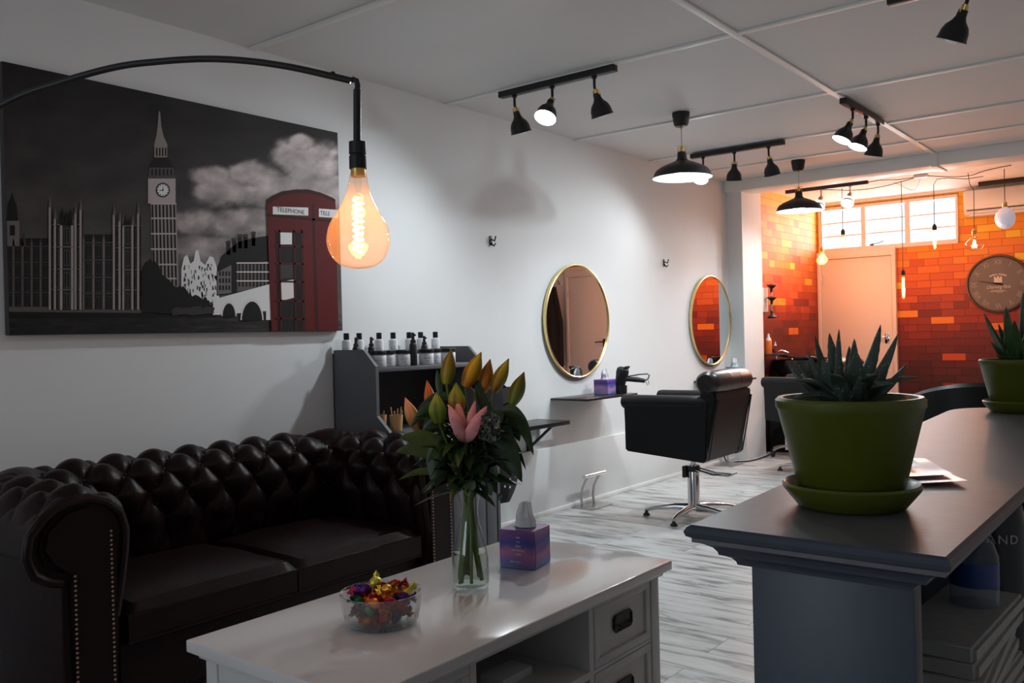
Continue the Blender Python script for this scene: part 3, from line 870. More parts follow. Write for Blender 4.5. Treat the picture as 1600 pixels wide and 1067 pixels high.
# ================================================================== SHELF CABINET WITH HAIR PRODUCTS
cab = thing('display_cabinet', 'grey display cabinet with open shelves and panelled doors beyond the sofa arm', 'cabinet', (0.2, 3.39, 0))
CY0, CY1 = 2.99, 3.80
side = [(0.012, 0), (0.43, 0), (0.43, 0.735), (0.322, 0.83), (0.322, 1.075), (0.235, 1.158), (0.012, 1.158)]
for y0, y1 in ((CY0, CY0 + 0.02), (CY1 - 0.02, CY1)):
    MB().prism(side, y0, y1, 'y').done('side_panel', M['cab'], cab)
MB().box(0.004, 0.014, CY0, CY1, 0, 1.14).done('back_panel', M['cabin'], cab)
MB().box(0.014, 0.316, CY0 + 0.02, CY1 - 0.02, 1.045, 1.067, 0.002).done('top_shelf', M['cab'], cab)
MB().box(0.014, 0.425, CY0 + 0.02, CY1 - 0.02, 0.715, 0.737, 0.002).done('counter_shelf', M['cab'], cab)
MB().box(0.014, 0.40, CY0 + 0.02, CY1 - 0.02, 0.03, 0.05).done('plinth', M['cab'], cab)
ymid = (CY0 + CY1) / 2
for (a, c, hy) in ((CY0 + 0.022, ymid - 0.002, ymid - 0.05), (ymid + 0.002, CY1 - 0.022, ymid + 0.05)):
    b = MB(); b.box(0.405, 0.425, a, c, 0.05, 0.71, 0.002)
    n_ = 4; wd = (c - a - 0.02) / n_
    for k in range(n_): b.box(0.42, 0.432, a + 0.01 + k * wd + 0.006, a + 0.01 + (k + 1) * wd - 0.006, 0.07, 0.69, 0.003)
    dd = b.done('cabinet_door', M['cab'], cab)
    b = MB(); b.cyl((0.43, hy, 0.62), (0.452, hy, 0.62), 0.006); b.sphere((0.457, hy, 0.62), 0.014, 12); b.done('door_knob', M['bronze'], dd)

def ctext(b, s, size, y, z, x): b.text(s, size, wall_text_mtx(y, z, x), 0.0003)
# tall white bottles at the back
def bottle_proto():
    t = thing('shampoo_bottle', 'x', 'bottle', (0, 0, 0), world=False)
    MB().lathe([(0, 0), (0.022, 0), (0.0245, 0.003), (0.0245, 0.128), (0.022, 0.136), (0.011, 0.142), (0, 0.142)], seg=24).done('bottle_body', M['whitelabel'], t)
    b = MB(); b.lathe([(0.0, 0.142), (0.0135, 0.142), (0.0145, 0.144), (0.0145, 0.175), (0.0, 0.176)], seg=20)
    b.done('bottle_cap', M['blackmat'], t)
    b = MB()
    for k, (w_, z) in enumerate(((0.010, 0.098), (0.022, 0.088), (0.026, 0.080), (0.016, 0.070), (0.020, 0.050))):
        for q in range(6):
            a = (q - 2.5) / 6 * w_ / 0.0248
            a2 = a + w_ / 6 / 0.0248 * 0.8
            b._new([(0.02485 * math.cos(a), 0.02485 * math.sin(a), z), (0.02485 * math.cos(a2), 0.02485 * math.sin(a2), z), (0.02485 * math.cos(a2), 0.02485 * math.sin(a2), z + 0.0022), (0.02485 * math.cos(a), 0.02485 * math.sin(a), z + 0.0022)], [(0, 1, 2, 3)])
    b.box(0.0246, 0.0252, -0.018, -0.0165, 0.03, 0.10)
    b.done('label_print', M['ink'], t)
    return t
G1 = 'tall white bottles on the grey cabinet'
pos7 = [(541, 'first tall white bottle from the left, at the sofa end of the cabinet'),
        (561, 'second tall white bottle from the left, just left of the first black spray top'),
        (592, 'tall white bottle on the cabinet directly behind the second black spray top'),
        (614, 'middle one of the seven tall white bottles on the grey cabinet'),
        (639, 'fifth tall white bottle from the left, just left of the tallest black spray bottle'),
        (657, 'sixth tall white bottle from the left, partly behind the tallest black spray bottle'),
        (680, 'last tall white bottle on the right, behind the rightmost black spray top')]
pr0 = None
for i, (u, lab) in enumerate(pos7):
    y = on_plane(u, 520, 0, 0.06).y
    loc = (0.06, y, 1.068)
    if pr0 is None: pr0 = bottle_proto(); pr0.location = loc; pr0['label'] = lab; pr0['group'] = G1; pr0.rotation_euler = (0, 0, -0.6)
    else: dup(pr0, loc, -0.6 + 0.1 * math.sin(i * 3), lab, G1)
# jars
def jar_proto():
    t = thing('product_jar', 'x', 'jar', (0, 0, 0), world=False)
    MB().lathe([(0, 0), (0.036, 0), (0.0385, 0.004), (0.0385, 0.058), (0.036, 0.062), (0, 0.062)], seg=28).done('jar_body', M['whitelabel'], t)
    MB().lathe([(0, 0.062), (0.0395, 0.062), (0.0405, 0.064), (0.0405, 0.080), (0.038, 0.083), (0, 0.083)], seg=28).done('jar_lid', M['blackmat'], t)
    b = MB()
    for z, w_ in ((0.045, 0.03), (0.037, 0.045), (0.031, 0.038), (0.020, 0.024)):
        for q in range(8):
            a = (q - 3.5) / 8 * w_ / 0.039; a2 = a + w_ / 8 / 0.039 * 0.75
            b._new([(0.0389 * math.cos(x_), 0.0389 * math.sin(x_), z + d_) for x_, d_ in ((a, 0), (a2, 0), (a2, 0.002), (a, 0.002))], [(0, 1, 2, 3)])
    b.done('label_print', M['ink'], t)
    return t
G2 = 'white jars with black lids on the cabinet top shelf'
jl = [(597, 'white jar with black lid nearest the sofa, right behind the slanted cabinet side'),
      (621, 'second white jar from the left, first of a touching pair on the top shelf'),
      (640, 'third white jar from the left, just left of the tall black spray bottle'),
      (664, 'fourth white jar from the left, just right of the tall black spray bottle'),
      (682, 'fifth white jar from the left, left of the upright lily bud'),
      (697, 'sixth white jar, partly hidden behind the leftmost upright lily bud'),
      (712, 'last white jar at the right end of the top shelf')]
pr1 = None
for i, (u, lab) in enumerate(jl):
    x = 0.262 if i % 2 == 0 else 0.235
    y = on_plane(u, 560, 0, x).y
    y = 3.068 + i * 0.0865 if i else 3.068
    loc = (x, y, 1.068)
    if pr1 is None: pr1 = jar_proto(); pr1.location = loc; pr1['label'] = lab; pr1['group'] = G2; pr1.rotation_euler = (0, 0, -0.7)
    else: dup(pr1, loc, -0.7, lab, G2)
# black sprays
def spray_proto():
    t = thing('spray_bottle', 'x', 'bottle', (0, 0, 0), world=False)
    MB().lathe([(0, 0), (0.016, 0), (0.018, 0.003), (0.018, 0.095), (0.014, 0.103), (0.008, 0.107), (0, 0.107)], seg=20).done('bottle_body', M['blackmat'], t)
    b = MB(); b.lathe([(0, 0.105), (0.013, 0.105), (0.013, 0.118), (0.008, 0.122), (0.007, 0.135), (0.0065, 0.152), (0, 0.154)], seg=16)
    b.box(0.0, 0.016, -0.005, 0.005, 0.136, 0.146, 0.002); b.done('spray_head', M['black'], t)
    return t
sp = [((0.150, 3.02), 1.0, 'black spray bottle standing behind the slanted side of the cabinet, leftmost of the sprays'),
      ((0.160, 3.115), 1.0, 'black spray bottle behind the first white jar'),
      ((0.293, 3.284), 1.12, 'tallest black spray bottle, standing between the white jars at the shelf front'),
      ((0.165, 3.50), 1.0, 'black spray bottle behind the fourth and fifth white jars')]
pr2 = None
for (xy, s_, lab) in sp:
    loc = (*xy, 1.068)
    if pr2 is None: pr2 = spray_proto(); pr2.location = loc; pr2['label'] = lab; o = pr2
    else: o = dup(pr2, loc, 0, lab)
    o['group'] = 'black spray bottles on the cabinet'; o.scale = (s_, s_, s_)
# card cups with brushes
for (x, y, lab, n_) in ((0.36, 3.085, 'kraft card cup of thin sticks at the front of the cabinet counter', 9), (0.27, 3.06, 'kraft card cup behind the first one in the dark cabinet recess', 5)):
    t = thing('card_cup', lab, 'cup', (x, y, 0.738))
    MB().lathe([(0, 0.001), (0.026, 0.001), (0.034, 0.092), (0.032, 0.092), (0.0245, 0.004), (0, 0.004)], seg=24, center=(x, y, 0.738)).done('cup', M['kraft'], t)
    for k in range(n_):
        a = random.uniform(0, 2 * PI); r_ = random.uniform(0.004, 0.018)
        p0 = Vector((x + r_ * math.cos(a), y + r_ * math.sin(a), 0.745)); p1 = p0 + Vector((0.018 * math.cos(a), 0.018 * math.sin(a), random.uniform(0.10, 0.125)))
        MB().tube([p0, p1], 0.0028, 6).done('stick', M['wood'], t)

# dark tote with stars hanging beside the cabinet, and the tall black trolley behind it
t = thing('star_print_bag', 'black bag printed with small white stars hanging at the right end of the grey cabinet', 'bag', (0.19, 4.08, 0.22))
b = MB(); rows_ = []
for i in range(17):
    z = 0.22 + (0.90 - 0.22) * i / 16; wv = 0.145 * (1 - 0.5 * max(0, (0.36 - z) / 0.14) ** 2); dp = 0.07 * (0.5 + 0.5 * math.sin(PI * min(1, (i + 1) / 12)))
    row = []
    for k in range(25):
        a = 2 * PI * k / 24
        row.append(Vector((0.20 + dp * math.cos(a) * (1 + 0.08 * math.sin(5 * a + i)), 4.085 + wv * math.sin(a), z)))
    rows_.append(row)
b.grid(rows_); b.done('bag_body', M['cloth'], t)
b = MB()
for k, (yy, zz) in enumerate([tuple(on_plane(u_, v_, 0, 0.279))[1:] for u_, v_ in ((797, 749), (789, 760), (797, 761), (779, 715), (800, 731), (806, 744), (787, 702), (804, 708), (790, 735), (783, 775))]):
    for q in range(5):
        a = PI / 2 + q * 2 * PI / 5; c, s_ = math.cos(a), math.sin(a)
        xo = 0.279
        b._new([(xo, yy + 0.0105 * c, zz + 0.0105 * s_), (xo, yy + 0.004 * math.cos(a + 0.63), zz + 0.004 * math.sin(a + 0.63)), (xo, yy, zz), (xo, yy + 0.004 * math.cos(a - 0.63), zz + 0.004 * math.sin(a - 0.63))], [(0, 1, 2, 3)])
b.done('star_print', M['whiteink'], t)
MB().tube([(0.20, 3.98, 0.88), (0.12, 4.03, 0.96), (0.05, 4.085, 0.995), (0.12, 4.14, 0.96), (0.20, 4.19, 0.88)], 0.008).done('bag_strap', M['cloth'], t)
t = tag(MB().box(0.002, 0.05, 4.075, 4.095, 0.965, 0.99, 0.004).done('wall_peg', M['black']), 'small black wall peg holding the star print bag', 'hook')

# ================================================================== WALL SHELVES, MIRRORS, HOOKS
def wall_shelf(y0, y1, z, dep, th, label, bracket_y, group='dark shelves on the white wall'):
    t = thing('wall_shelf', label, 'shelf', (0, (y0 + y1) / 2, z - th), group=group)
    MB().box(0.001, dep, y0, y1, z - th, z, 0.002).done('shelf_board', M['shelf'], t)
    for by in bracket_y:
        b = MB(); b.box(0.001 if z > 0.7 else 0.001, 0.015, by - 0.012, by + 0.012, z - th - 0.18, z - th)
        b.box(0.001, dep * 0.8, by - 0.012, by + 0.012, z - th - 0.012, z - th)
        b.tube([(0.01, by, z - th - 0.16), (dep * 0.75, by, z - th - 0.01)], 0.010, 8)
        b.done('bracket', M['black'], t)
wall_shelf(4.27, 4.745, 0.65, 0.26, 0.026, 'low dark work shelf with diagonal bracket beyond the flowers', (4.62,))
wall_shelf(4.893, 5.55, 0.777, 0.30, 0.014, 'dark shelf under the nearer round mirror, holding tissues and a hair dryer', ())
wall_shelf(7.03, 7.68, 0.777, 0.30, 0.014, 'dark shelf under the farther round mirror', ())
t = tag(MB().box(0.001, 0.03, 4.72, 4.88, 0.50, 0.60, 0.004).done('wall_socket', M['white']), 'white double wall socket under the low dark shelf', 'socket')

def round_mirror(y, z, label):
    t = thing('round_mirror', label, 'mirror', (0, y, z - 0.41), group='round gold framed mirrors on the white wall')
    mt = Matrix.Translation((0.004, y, z)) @ Matrix.Rotation(PI / 2, 4, 'Y')
    MB().lathe([(0, 0), (0.392, 0.0), (0.392, 0.018), (0, 0.018)], mt, 96).done('mirror_glass', M['mirror'], t)
    MB().lathe([(0.391, 0.0), (0.404, 0.0), (0.406, 0.012), (0.404, 0.026), (0.397, 0.028), (0.391, 0.024), (0.391, 0.0)], mt, 96).done('gold_frame', M['gold'], t)
round_mirror(5.222, 1.302, 'round gold framed mirror above the tissue box and hair dryer, nearer to the sofa')
round_mirror(7.366, 1.304, 'round gold framed mirror farther along the wall, beside the pier')
for (y, z, lab) in ((4.289, 1.81, 'small black wall hook left of the nearer round mirror'), (6.538, 1.783, 'small black wall hook between the two round mirrors')):
    b = MB(); b.box(0.001, 0.008, y - 0.012, y + 0.012, z - 0.03, z + 0.03, 0.002)
    b.tube([(0.006, y, z + 0.01), (0.035, y, z - 0.005), (0.045, y, z + 0.025)], 0.005, 8); b.tube([(0.006, y, z - 0.015), (0.025, y + 0.006, z - 0.035), (0.035, y + 0.01, z - 0.018)], 0.005, 8)
    tag(b.done('wall_hook', M['black']), lab, 'hook', 'wall hooks')

# tissue boxes
def tissue_box(loc, rz, w_, h, m_, label, text=False, scale=1.0):
    t = thing('tissue_box', label, 'tissue box', loc, rz, world=False)
    b = MB(); hw = w_ / 2; o_ = 0.035
    b.box(-hw, hw, -hw, hw, 0, h, 0.0015, 1); b.done('carton', m_, t)
    rows_ = []
    for i in range(12):
        z = h + 0.0012 - 0.0005 + (0.075 * w_ / 0.13) * i / 11; rad = (0.034 - 0.018 * (i / 11) ** 1.3) * w_ / 0.13
        row = []
        for k in range(33):
            a = 2 * PI * k / 32
            rr_ = rad * (1 + 0.22 * math.sin(7 * a + 0.8) * (i / 11 + 0.2) + 0.1 * math.sin(3 * a))
            row.append(Vector((rr_ * math.cos(a) * 1.1, rr_ * 0.6 * math.sin(a) + 0.004 * math.sin(i * .7), z + 0.008 * math.sin(3 * a + 1) * (i / 11))))
        rows_.append(row)
    rows_.append([Vector((0.002, 0, rows_[-1][0].z + 0.004))] * 33)
    b = MB(); b.grid(rows_); b.done('tissue', M['tissue'], t)
    MB().lathe([(0, h + 0.0006), (0.042 * w_ / 0.13, h + 0.0006), (0.042 * w_ / 0.13, h + 0.0001)], Matrix.Diagonal((1, 0.75, 1, 1)), 28).done('opening', M['ink'], t)
    if text:
        b = MB(); mt = Matrix(((1, 0, 0, 0), (0, 0, -1, -hw - 0.0006), (0, 1, 0, 0), (0, 0, 0, 1)))
        for k, s_ in enumerate(('the', 'a n', 'clean', 'soft tissues', 'white')):
            b.text(s_, 0.009, Matrix.Translation((0.005, 0, h * (0.82 - 0.11 * k))) @ mt, 0.0002)
        b.text('Aloe Vera', 0.009, Matrix.Translation((-0.005, 0, h * 0.18)) @ mt, 0.0002, shear=0.3)
        b.done('carton_print', M['whiteink'], t)
        b = MB(); b.tube([(hw + 0.0005, -hw - 0.0004, 0.0), (hw + 0.0006, -hw + 0.012, h * 0.45), (hw + 0.0005, -hw - 0.0002, h)], 0.0008, 5)
        b.done('carton_seam', M['blue'], t)
    return t
tissue_box((1.862, 2.165, 0.5005), math.radians(-4), 0.118, 0.117, M['tb1'], 'blue, pink and purple tissue box on the white coffee table', True)
bpy.data.objects['tissue_box'].rotation_euler = (0, 0, math.radians(12))
tissue_box((0.14, 5.365, 0.7775), 0.05, 0.115, 0.105, M['tb2'], 'violet and blue tissue box on the shelf below the nearer round mirror')
tissue_box((0.14, 7.56, 0.7775), 0.05, 0.12, 0.10, M['teal'], 'teal tissue box on the shelf below the farther round mirror')

# hair dryers
def hair_dryer(loc, rz, label):
    t = thing('hair_dryer', label, 'hair dryer', loc, rz, world=False)
    b = MB(); mt = Matrix.Translation((0.0, 0, 0.10)) @ frame_to((0.25, 0, 1))
    b.lathe([(0, -0.10), (0.030, -0.10), (0.036, -0.09), (0.038, -0.03), (0.042, 0.02), (0.046, 0.05), (0.043, 0.075), (0.028, 0.088), (0, 0.09)], mt, 24)
    b.done('dryer_body', M['blackmat'], t)
    b = MB(); b.tube([(0.01, 0, 0.10), (0.05, 0.02, 0.10), (0.10, 0.05, 0.095), (0.15, 0.08, 0.085)], [0.018, 0.018, 0.020, 0.015], 12)
    b.done('dryer_handle', M['blackmat'], t)
    b = MB(); b.tube([(0.15, 0.08, 0.085), (0.17, 0.09, 0.10), (0.178, 0.095, 0.125), (0.165, 0.085, 0.135), (0.12, 0.05, 0.132), (0.05, 0.02, 0.12), (0.02, 0.0, 0.11)], 0.0045, 8)
    b.tube([(0.155, 0.082, 0.08), (0.165, 0.088, 0.055), (0.175, 0.093, 0.06), (0.17, 0.09, 0.09)], 0.0022, 6)
    b.done('power_cord', M['blackmat'], t)
    b = MB(); b.lathe([(0.032, 0.0), (0.040, 0.0), (0.042, 0.055), (0.034, 0.055)], seg=24, center=(0, 0, 0)); b.box(-0.03, 0.01, -0.035, 0.035, -0.02, -0.001, 0.003)
    b.done('dryer_holder', M['black'], t)
    b = MB()
    for k in range(5):
        b.box(0.038 + k * 0.004, 0.041 + k * 0.004, -0.03, 0.03, 0.165 + 0.004 * k, 0.182 + 0.003 * k)
    b.done('rear_grille', M['blackmat'], t)
    return t
hair_dryer((0.21, 5.475, 0.7785), 0.0, 'black hair dryer in a holder beside the violet tissue box')

# ================================================================== FOOT RESTS
def footrest(loc, label):
    t = thing('foot_rest', label, 'foot rest', loc, world=False, group='chrome foot rests on the floor')
    MB().box(0, 0.175, -0.13, 0.13, 0.001, 0.007, 0.002).done('base_plate', M['steel'], t)
    for y in (-0.075, 0.075):
        MB().tube([(0.05, y, 0.007), (0.045, y, 0.07), (0.055, y, 0.13), (0.085, y, 0.19), (0.105, y, 0.215)], 0.0095, 12).done('upright', M['steel'], t)
    MB().cyl((0.11, -0.135, 0.225), (0.11, 0.135, 0.225), 0.013).done('foot_bar', M['chrome'], t)
    return t
fr0 = footrest((0.032, 5.20, 0), 'chrome foot rest on the floor below the nearer round mirror')
dup(fr0, (0.032, 7.44, 0), 0, 'chrome foot rest farther along the wall, behind the near styling chair')

# ================================================================== STYLING CHAIRS
def styling_chair(loc, rz, label):
    t = thing('styling_chair', label, 'salon chair', loc, rz, world=False, group='black salon styling chairs')
    V = M['chairleather']
    # local: chair faces -x, width along y
    for s_ in (-1, 1):
        b = MB(); y0, y1 = (-0.285, -0.205) if s_ < 0 else (0.205, 0.285)
        # tapered side panel
        poly = [(-0.335, 0.445), (0.21, 0.40), (0.225, 0.42), (0.245, 0.78), (-0.345, 0.76), (-0.335, 0.46)]
        b2 = bmesh.new()
        vs0 = [b2.verts.new((x, y0, z)) for x, z in poly]; vs1 = [b2.verts.new((x, y1, z)) for x, z in poly]
        b2.faces.new(vs0); b2.faces.new(vs1[::-1])
        for k in range(len(poly)): b2.faces.new((vs0[k], vs0[(k + 1) % len(poly)], vs1[(k + 1) % len(poly)], vs1[k]))
        bmesh.ops.bevel(b2, geom=b2.edges[:], offset=0.01, segments=2, affect='EDGES', clamp_overlap=True)
        b.merge(b2)
        b.done('arm_panel', V, t)
        b = MB(); yc = (y0 + y1) / 2
        b.tube([(-0.368, yc, 0.762), (-0.362, yc, 0.762), (-0.34, yc, 0.763), (0.10, yc, 0.765), (0.20, yc, 0.768), (0.235, yc, 0.77)], [0.036, 0.043, 0.046, 0.046, 0.043, 0.03], 20)
        b.done('arm_roll', V, t)
    b = MB()
    poly = [(0.13, 0.42), (0.215, 0.40), (0.30, 0.80), (0.285, 0.845), (0.19, 0.85), (0.15, 0.60)]
    b2 = bmesh.new()
    vs0 = [b2.verts.new((x, -0.275, z)) for x, z in poly]; vs1 = [b2.verts.new((x, 0.275, z)) for x, z in poly]
    b2.faces.new(vs0); b2.faces.new(vs1[::-1])
    for k in range(len(poly)): b2.faces.new((vs0[k], vs0[(k + 1) % len(poly)], vs1[(k + 1) % len(poly)], vs1[k]))
    bmesh.ops.bevel(b2, geom=b2.edges[:], offset=0.015, segments=3, affect='EDGES', clamp_overlap=True)
    b.merge(b2); bk = b.done('backrest', V, t)
    b = MB()
    for s_ in (-0.255, 0.255): b.tube([(0.232, s_, 0.42), (0.268, s_, 0.60), (0.303, s_, 0.79)], 0.005, 6)
    b.done('seam', M['rollleather'], bk)
    b = MB()
    mt = Matrix.Translation((0.235, 0, 0.892)) @ Matrix.Rotation(PI / 2, 4, 'X')
    b.lathe([(0, -0.292), (0.055, -0.290), (0.072, -0.275), (0.079, -0.24), (0.083, -0.08), (0.081, -0.078), (0.083, -0.076), (0.084, 0.076), (0.082, 0.078), (0.084, 0.080), (0.079, 0.24), (0.072, 0.275), (0.055, 0.290), (0, 0.292)], mt @ Matrix.Diagonal((1.0, 0.92, 1, 1)), 32)
    b.done('head_roll', M['rollleather'], t)
    MB().box(-0.33, 0.15, -0.20, 0.20, 0.44, 0.57, 0.03, 3).done('seat', V, t)
    MB().box(-0.16, 0.12, -0.10, 0.10, 0.395, 0.43).done('seat_plate', M['black'], t)
    MB().cyl((0, 0, 0.33), (0, 0, 0.41), 0.018).done('piston', M['chrome'], t)
    b = MB(); b.lathe([(0.0, 0.05), (0.045, 0.05), (0.040, 0.08), (0.038, 0.33), (0.034, 0.345), (0, 0.345)], seg=32); b.done('hydraulic_column', M['chrome'], t)
    b = MB(); b.lathe([(0.040, 0.30), (0.044, 0.30), (0.044, 0.335), (0.040, 0.337)], seg=32); b.box(-0.055, -0.03, -0.05, 0.0, 0.26, 0.335, 0.003)
    b.done('pump_collar', M['black'], t)
    lv = math.radians(8)
    b = MB(); c_, s2 = math.cos(lv), math.sin(lv)
    def R2(x, y): return (x * c_ - y * s2, x * s2 + y * c_)
    b.tube([(*R2(0.03, -0.035), 0.315), (*R2(0.14, -0.04), 0.29), (*R2(0.24, -0.04), 0.285), (*R2(0.275, -0.02), 0.300), (*R2(0.275, 0.02), 0.300), (*R2(0.24, 0.04), 0.285), (*R2(0.14, 0.035), 0.29), (*R2(0.03, 0.035), 0.315)], 0.007, 8)
    b.done('foot_lever', M['chrome'], t)
    for k in range(5):
        a = math.radians(200 + 72 * k); d = Vector((math.cos(a), math.sin(a), 0))
        b = MB(); b.tube([d * 0.02 + Vector((0, 0, 0.065)), d * 0.12 + Vector((0, 0, 0.068)), d * 0.25 + Vector((0, 0, 0.055)), d * 0.32 + Vector((0, 0, 0.038))], [0.028, 0.021, 0.016, 0.013], 12)
        lg = b.done('base_leg', M['chrome'], t)
        b = MB(); p = d * 0.31; b.lathe([(0, 0.001), (0.022, 0.001), (0.024, 0.008), (0.012, 0.02), (0.008, 0.036), (0, 0.036)], seg=16, center=(p.x, p.y, 0)); b.done('rubber_foot', M['blackmat'], lg)
    return t
ch0 = styling_chair((0.885, 5.235, 0), math.radians(1), 'black vinyl styling chair with chrome base and head roll facing the nearer mirror')
dup(ch0, (0.93, 7.44, 0), math.radians(-3), 'black vinyl styling chair partly hidden by the potted aloe, facing the farther mirror')

# ================================================================== COFFEE TABLE
tb = thing('coffee_table', 'white lacquered coffee table with drawers and an open shelf in front of the sofa', 'table', (1.91, 1.8, 0))
TX0, TX1, TY0, TY1 = 1.60, 2.215, 1.165, 2.455
MB().box(TX0, TX1, TY0, TY1, 0.470, 0.50, 0.004, 3).done('table_top', M['table'], tb)
bx0, bx1, by0, by1 = TX0 + 0.035, TX1 - 0.03, TY0 + 0.03, TY1 - 0.035
MB().box(bx0 - 0.012, bx1 + 0.012, by0 - 0.012, by1 + 0.012, 0.455, 0.470, 0.004).done('cornice', M['tablebody'], tb)
for x0, x1 in ((bx0, bx0 + 0.045), (bx1 - 0.045, bx1)):
    for y0, y1 in ((by0, by0 + 0.045), (by1 - 0.045, by1)):
        MB().box(x0, x1, y0, y1, 0.0, 0.456, 0.003).done('leg', M['tablebody'], tb)
b = MB(); b.box(bx0 + 0.045, bx1 - 0.045, by0 + 0.012, by0 + 0.03, 0.06, 0.456); b.box(bx0 + 0.045, bx1 - 0.045, by1 - 0.03, by1 - 0.012, 0.06, 0.456)
b.box(bx0 + 0.012, bx0 + 0.03, by0 + 0.045, by1 - 0.045, 0.06, 0.456)
b.box(bx0 + 0.03, bx1 - 0.01, by0 + 0.03, by1 - 0.03, 0.05, 0.068)
for y0 in (1.535, 2.035): b.box(bx0 + 0.03, bx1 - 0.006, y0, y0 + 0.022, 0.06, 0.456)
b.box(bx0 + 0.03, bx1 - 0.006, 1.557, 2.035, 0.255, 0.275)
b.box(bx1 - 0.03, bx1 - 0.006, 2.057, by1 - 0.045, 0.262, 0.272); b.box(bx1 - 0.03, bx1 - 0.006, by0 + 0.045, 1.535, 0.262, 0.272)
b.done('carcass', M['tablebody'], tb)
# recessed end panel frame
b = MB(); b.box(bx0 + 0.045, bx1 - 0.045, by0 + 0.004, by0 + 0.012, 0.40, 0.456, 0.002); b.box(bx0 + 0.045, bx0 + 0.10, by0 + 0.004, by0 + 0.012, 0.06, 0.40, 0.002); b.box(bx1 - 0.10, bx1 - 0.045, by0 + 0.004, by0 + 0.012, 0.06, 0.40, 0.002)
b.done('end_panel', M['tablebody'], tb)
def drawer(y0, y1, z0, z1):
    b = MB(); x = bx1 - 0.004
    b.box(x - 0.02, x - 0.008, y0, y1, z0, z1)
    fw = 0.024
    b.box(x - 0.012, x, y0, y1, z1 - fw, z1, 0.002); b.box(x - 0.012, x, y0, y1, z0, z0 + fw, 0.002); b.box(x - 0.012, x, y0, y0 + fw, z0 + fw, z1 - fw, 0.002); b.box(x - 0.012, x, y1 - fw, y1, z0 + fw, z1 - fw, 0.002)
    d = b.done('drawer', M['drawerp'], tb)
    yc, zc = (y0 + y1) / 2, (z0 + z1) / 2 + 0.006; hw, hh, c_ = 0.048, 0.023, 0.009
    b = MB(); oc = [(yc - hw + c_, zc - hh), (yc + hw - c_, zc - hh), (yc + hw, zc - hh + c_), (yc + hw, zc + hh - c_), (yc + hw - c_, zc + hh), (yc - hw + c_, zc + hh), (yc - hw, zc + hh - c_), (yc - hw, zc - hh + c_)]
    b.prism(oc, x - 0.008, x - 0.003, 'x')
    n_ = len(oc)
    b.tube([(x - 0.002, a, c2) for a, c2 in oc] + [(x - 0.002, *oc[0])], 0.0035, 6)
    b.tube([(x, yc - hw * 0.6, zc - 0.004), (x + 0.004, yc - hw * 0.5, zc - 0.012), (x + 0.004, yc + hw * 0.5, zc - 0.012), (x, yc + hw * 0.6, zc - 0.004)], 0.003, 6)
    b.done('drawer_pull', M['bronze'], d)
for (y0, y1) in ((2.060, by1 - 0.048), (by0 + 0.048, 1.532)):
    drawer(y0, y1, 0.274, 0.452); drawer(y0, y1, 0.075, 0.260)
t = tag(MB().box(1.98, 2.06, 1.80, 1.93, 0.2755, 0.300, 0.003, 2).done('small_box', M['white']), 'small white box lying in the open shelf of the coffee table', 'box')
pbx = MB(); pbx.tube([(2.0, 1.70, 0.279), (2.03, 1.74, 0.283), (2.05, 1.72, 0.279), (2.02, 1.67, 0.281)], 0.0035, 6)
tag(pbx.done('charging_cable', M['tissue']), 'pale cable coiled beside the small white box in the coffee table shelf', 'cable')

# ------------------------------------------------------------------ glass bowl and sweets
BC = Vector((1.905, 1.518, 0.5005)); 
bowl = thing('glass_bowl', 'round cut glass bowl filled with wrapped sweets on the coffee table', 'bowl', BC)
b = MB()
def rip(a, z):
    return 1 + (0.018 * (1 if math.sin(28 * a) > 0 else -1) if 0.004 < z < 0.035 else 0)
b.lathe([(0, 0), (0.078, 0), (0.086, 0.006), (0.090, 0.012), (0.094, 0.032), (0.097, 0.036), (0.1015, 0.078), (0.1025, 0.081), (0.0995, 0.081), (0.0965, 0.078), (0.092, 0.036), (0.082, 0.010), (0, 0.008)], seg=112, center=BC, ripple=rip)
b.done('bowl_body', M['cut'], bowl)
b = MB(); b.tube([BC + Vector((0.1012 * math.cos(2 * PI * k / 64), 0.1012 * math.sin(2 * PI * k / 64), 0.0805)) for k in range(65)], 0.0014, 6, cap=False)
b.done('rim', M['clear'], bowl)
foils = dict(orange=((0.85, 0.22, 0.02), 0.6), gold=((0.85, 0.42, 0.04), 0.85), red=((0.35, 0.01, 0.02), 0.6), magenta=((0.45, 0.03, 0.12), 0.6), blue=((0.02, 0.06, 0.45), 0.8), green=((0.03, 0.14, 0.05), 0.5), purple=((0.07, 0.01, 0.12), 0.6), yellow=((0.75, 0.62, 0.08), 0.7))
fm = {k: mat(k + '_foil', c, 0.22, mt_, bump=0.9, bscale=160) for k, (c, mt_) in foils.items()}
def sweet_mesh(seed, kind):
    r_ = random.Random(seed); b = MB()
    L_, R_ = (0.014, 0.010) if kind else (0.0125, 0.0125)
    t = bmesh.new(); bmesh.ops.create_icosphere(t, subdivisions=3, radius=1)
    for v in t.verts:
        n_ = 1 + 0.10 * noise.noise(v.co * 3.2 + Vector((seed, 0, 0)))
        v.co = Vector((v.co.x * L_ * n_, v.co.y * R_ * n_, v.co.z * R_ * n_))
    b.merge(t)
    for s_ in ((-1, 1) if kind else (1,)):
        rows_ = []
        for i in range(5):
            f_ = i / 4; x = s_ * (L_ * 0.85 + 0.011 * f_); w_ = 0.003 + 0.008 * f_
            row = [Vector((x + r_.uniform(-0.001, 0.001) * i, w_ * math.cos(2 * PI * k / 14) * (1 + 0.3 * math.sin(4 * k)), w_ * 0.6 * math.sin(2 * PI * k / 14) + 0.002 * f_ * math.sin(3 * k))) for k in range(15)]
            rows_.append(row)
        b.grid(rows_)
    return b
names_ = ['orange', 'gold', 'red', 'magenta', 'blue', 'green', 'purple', 'yellow']
shape = {}
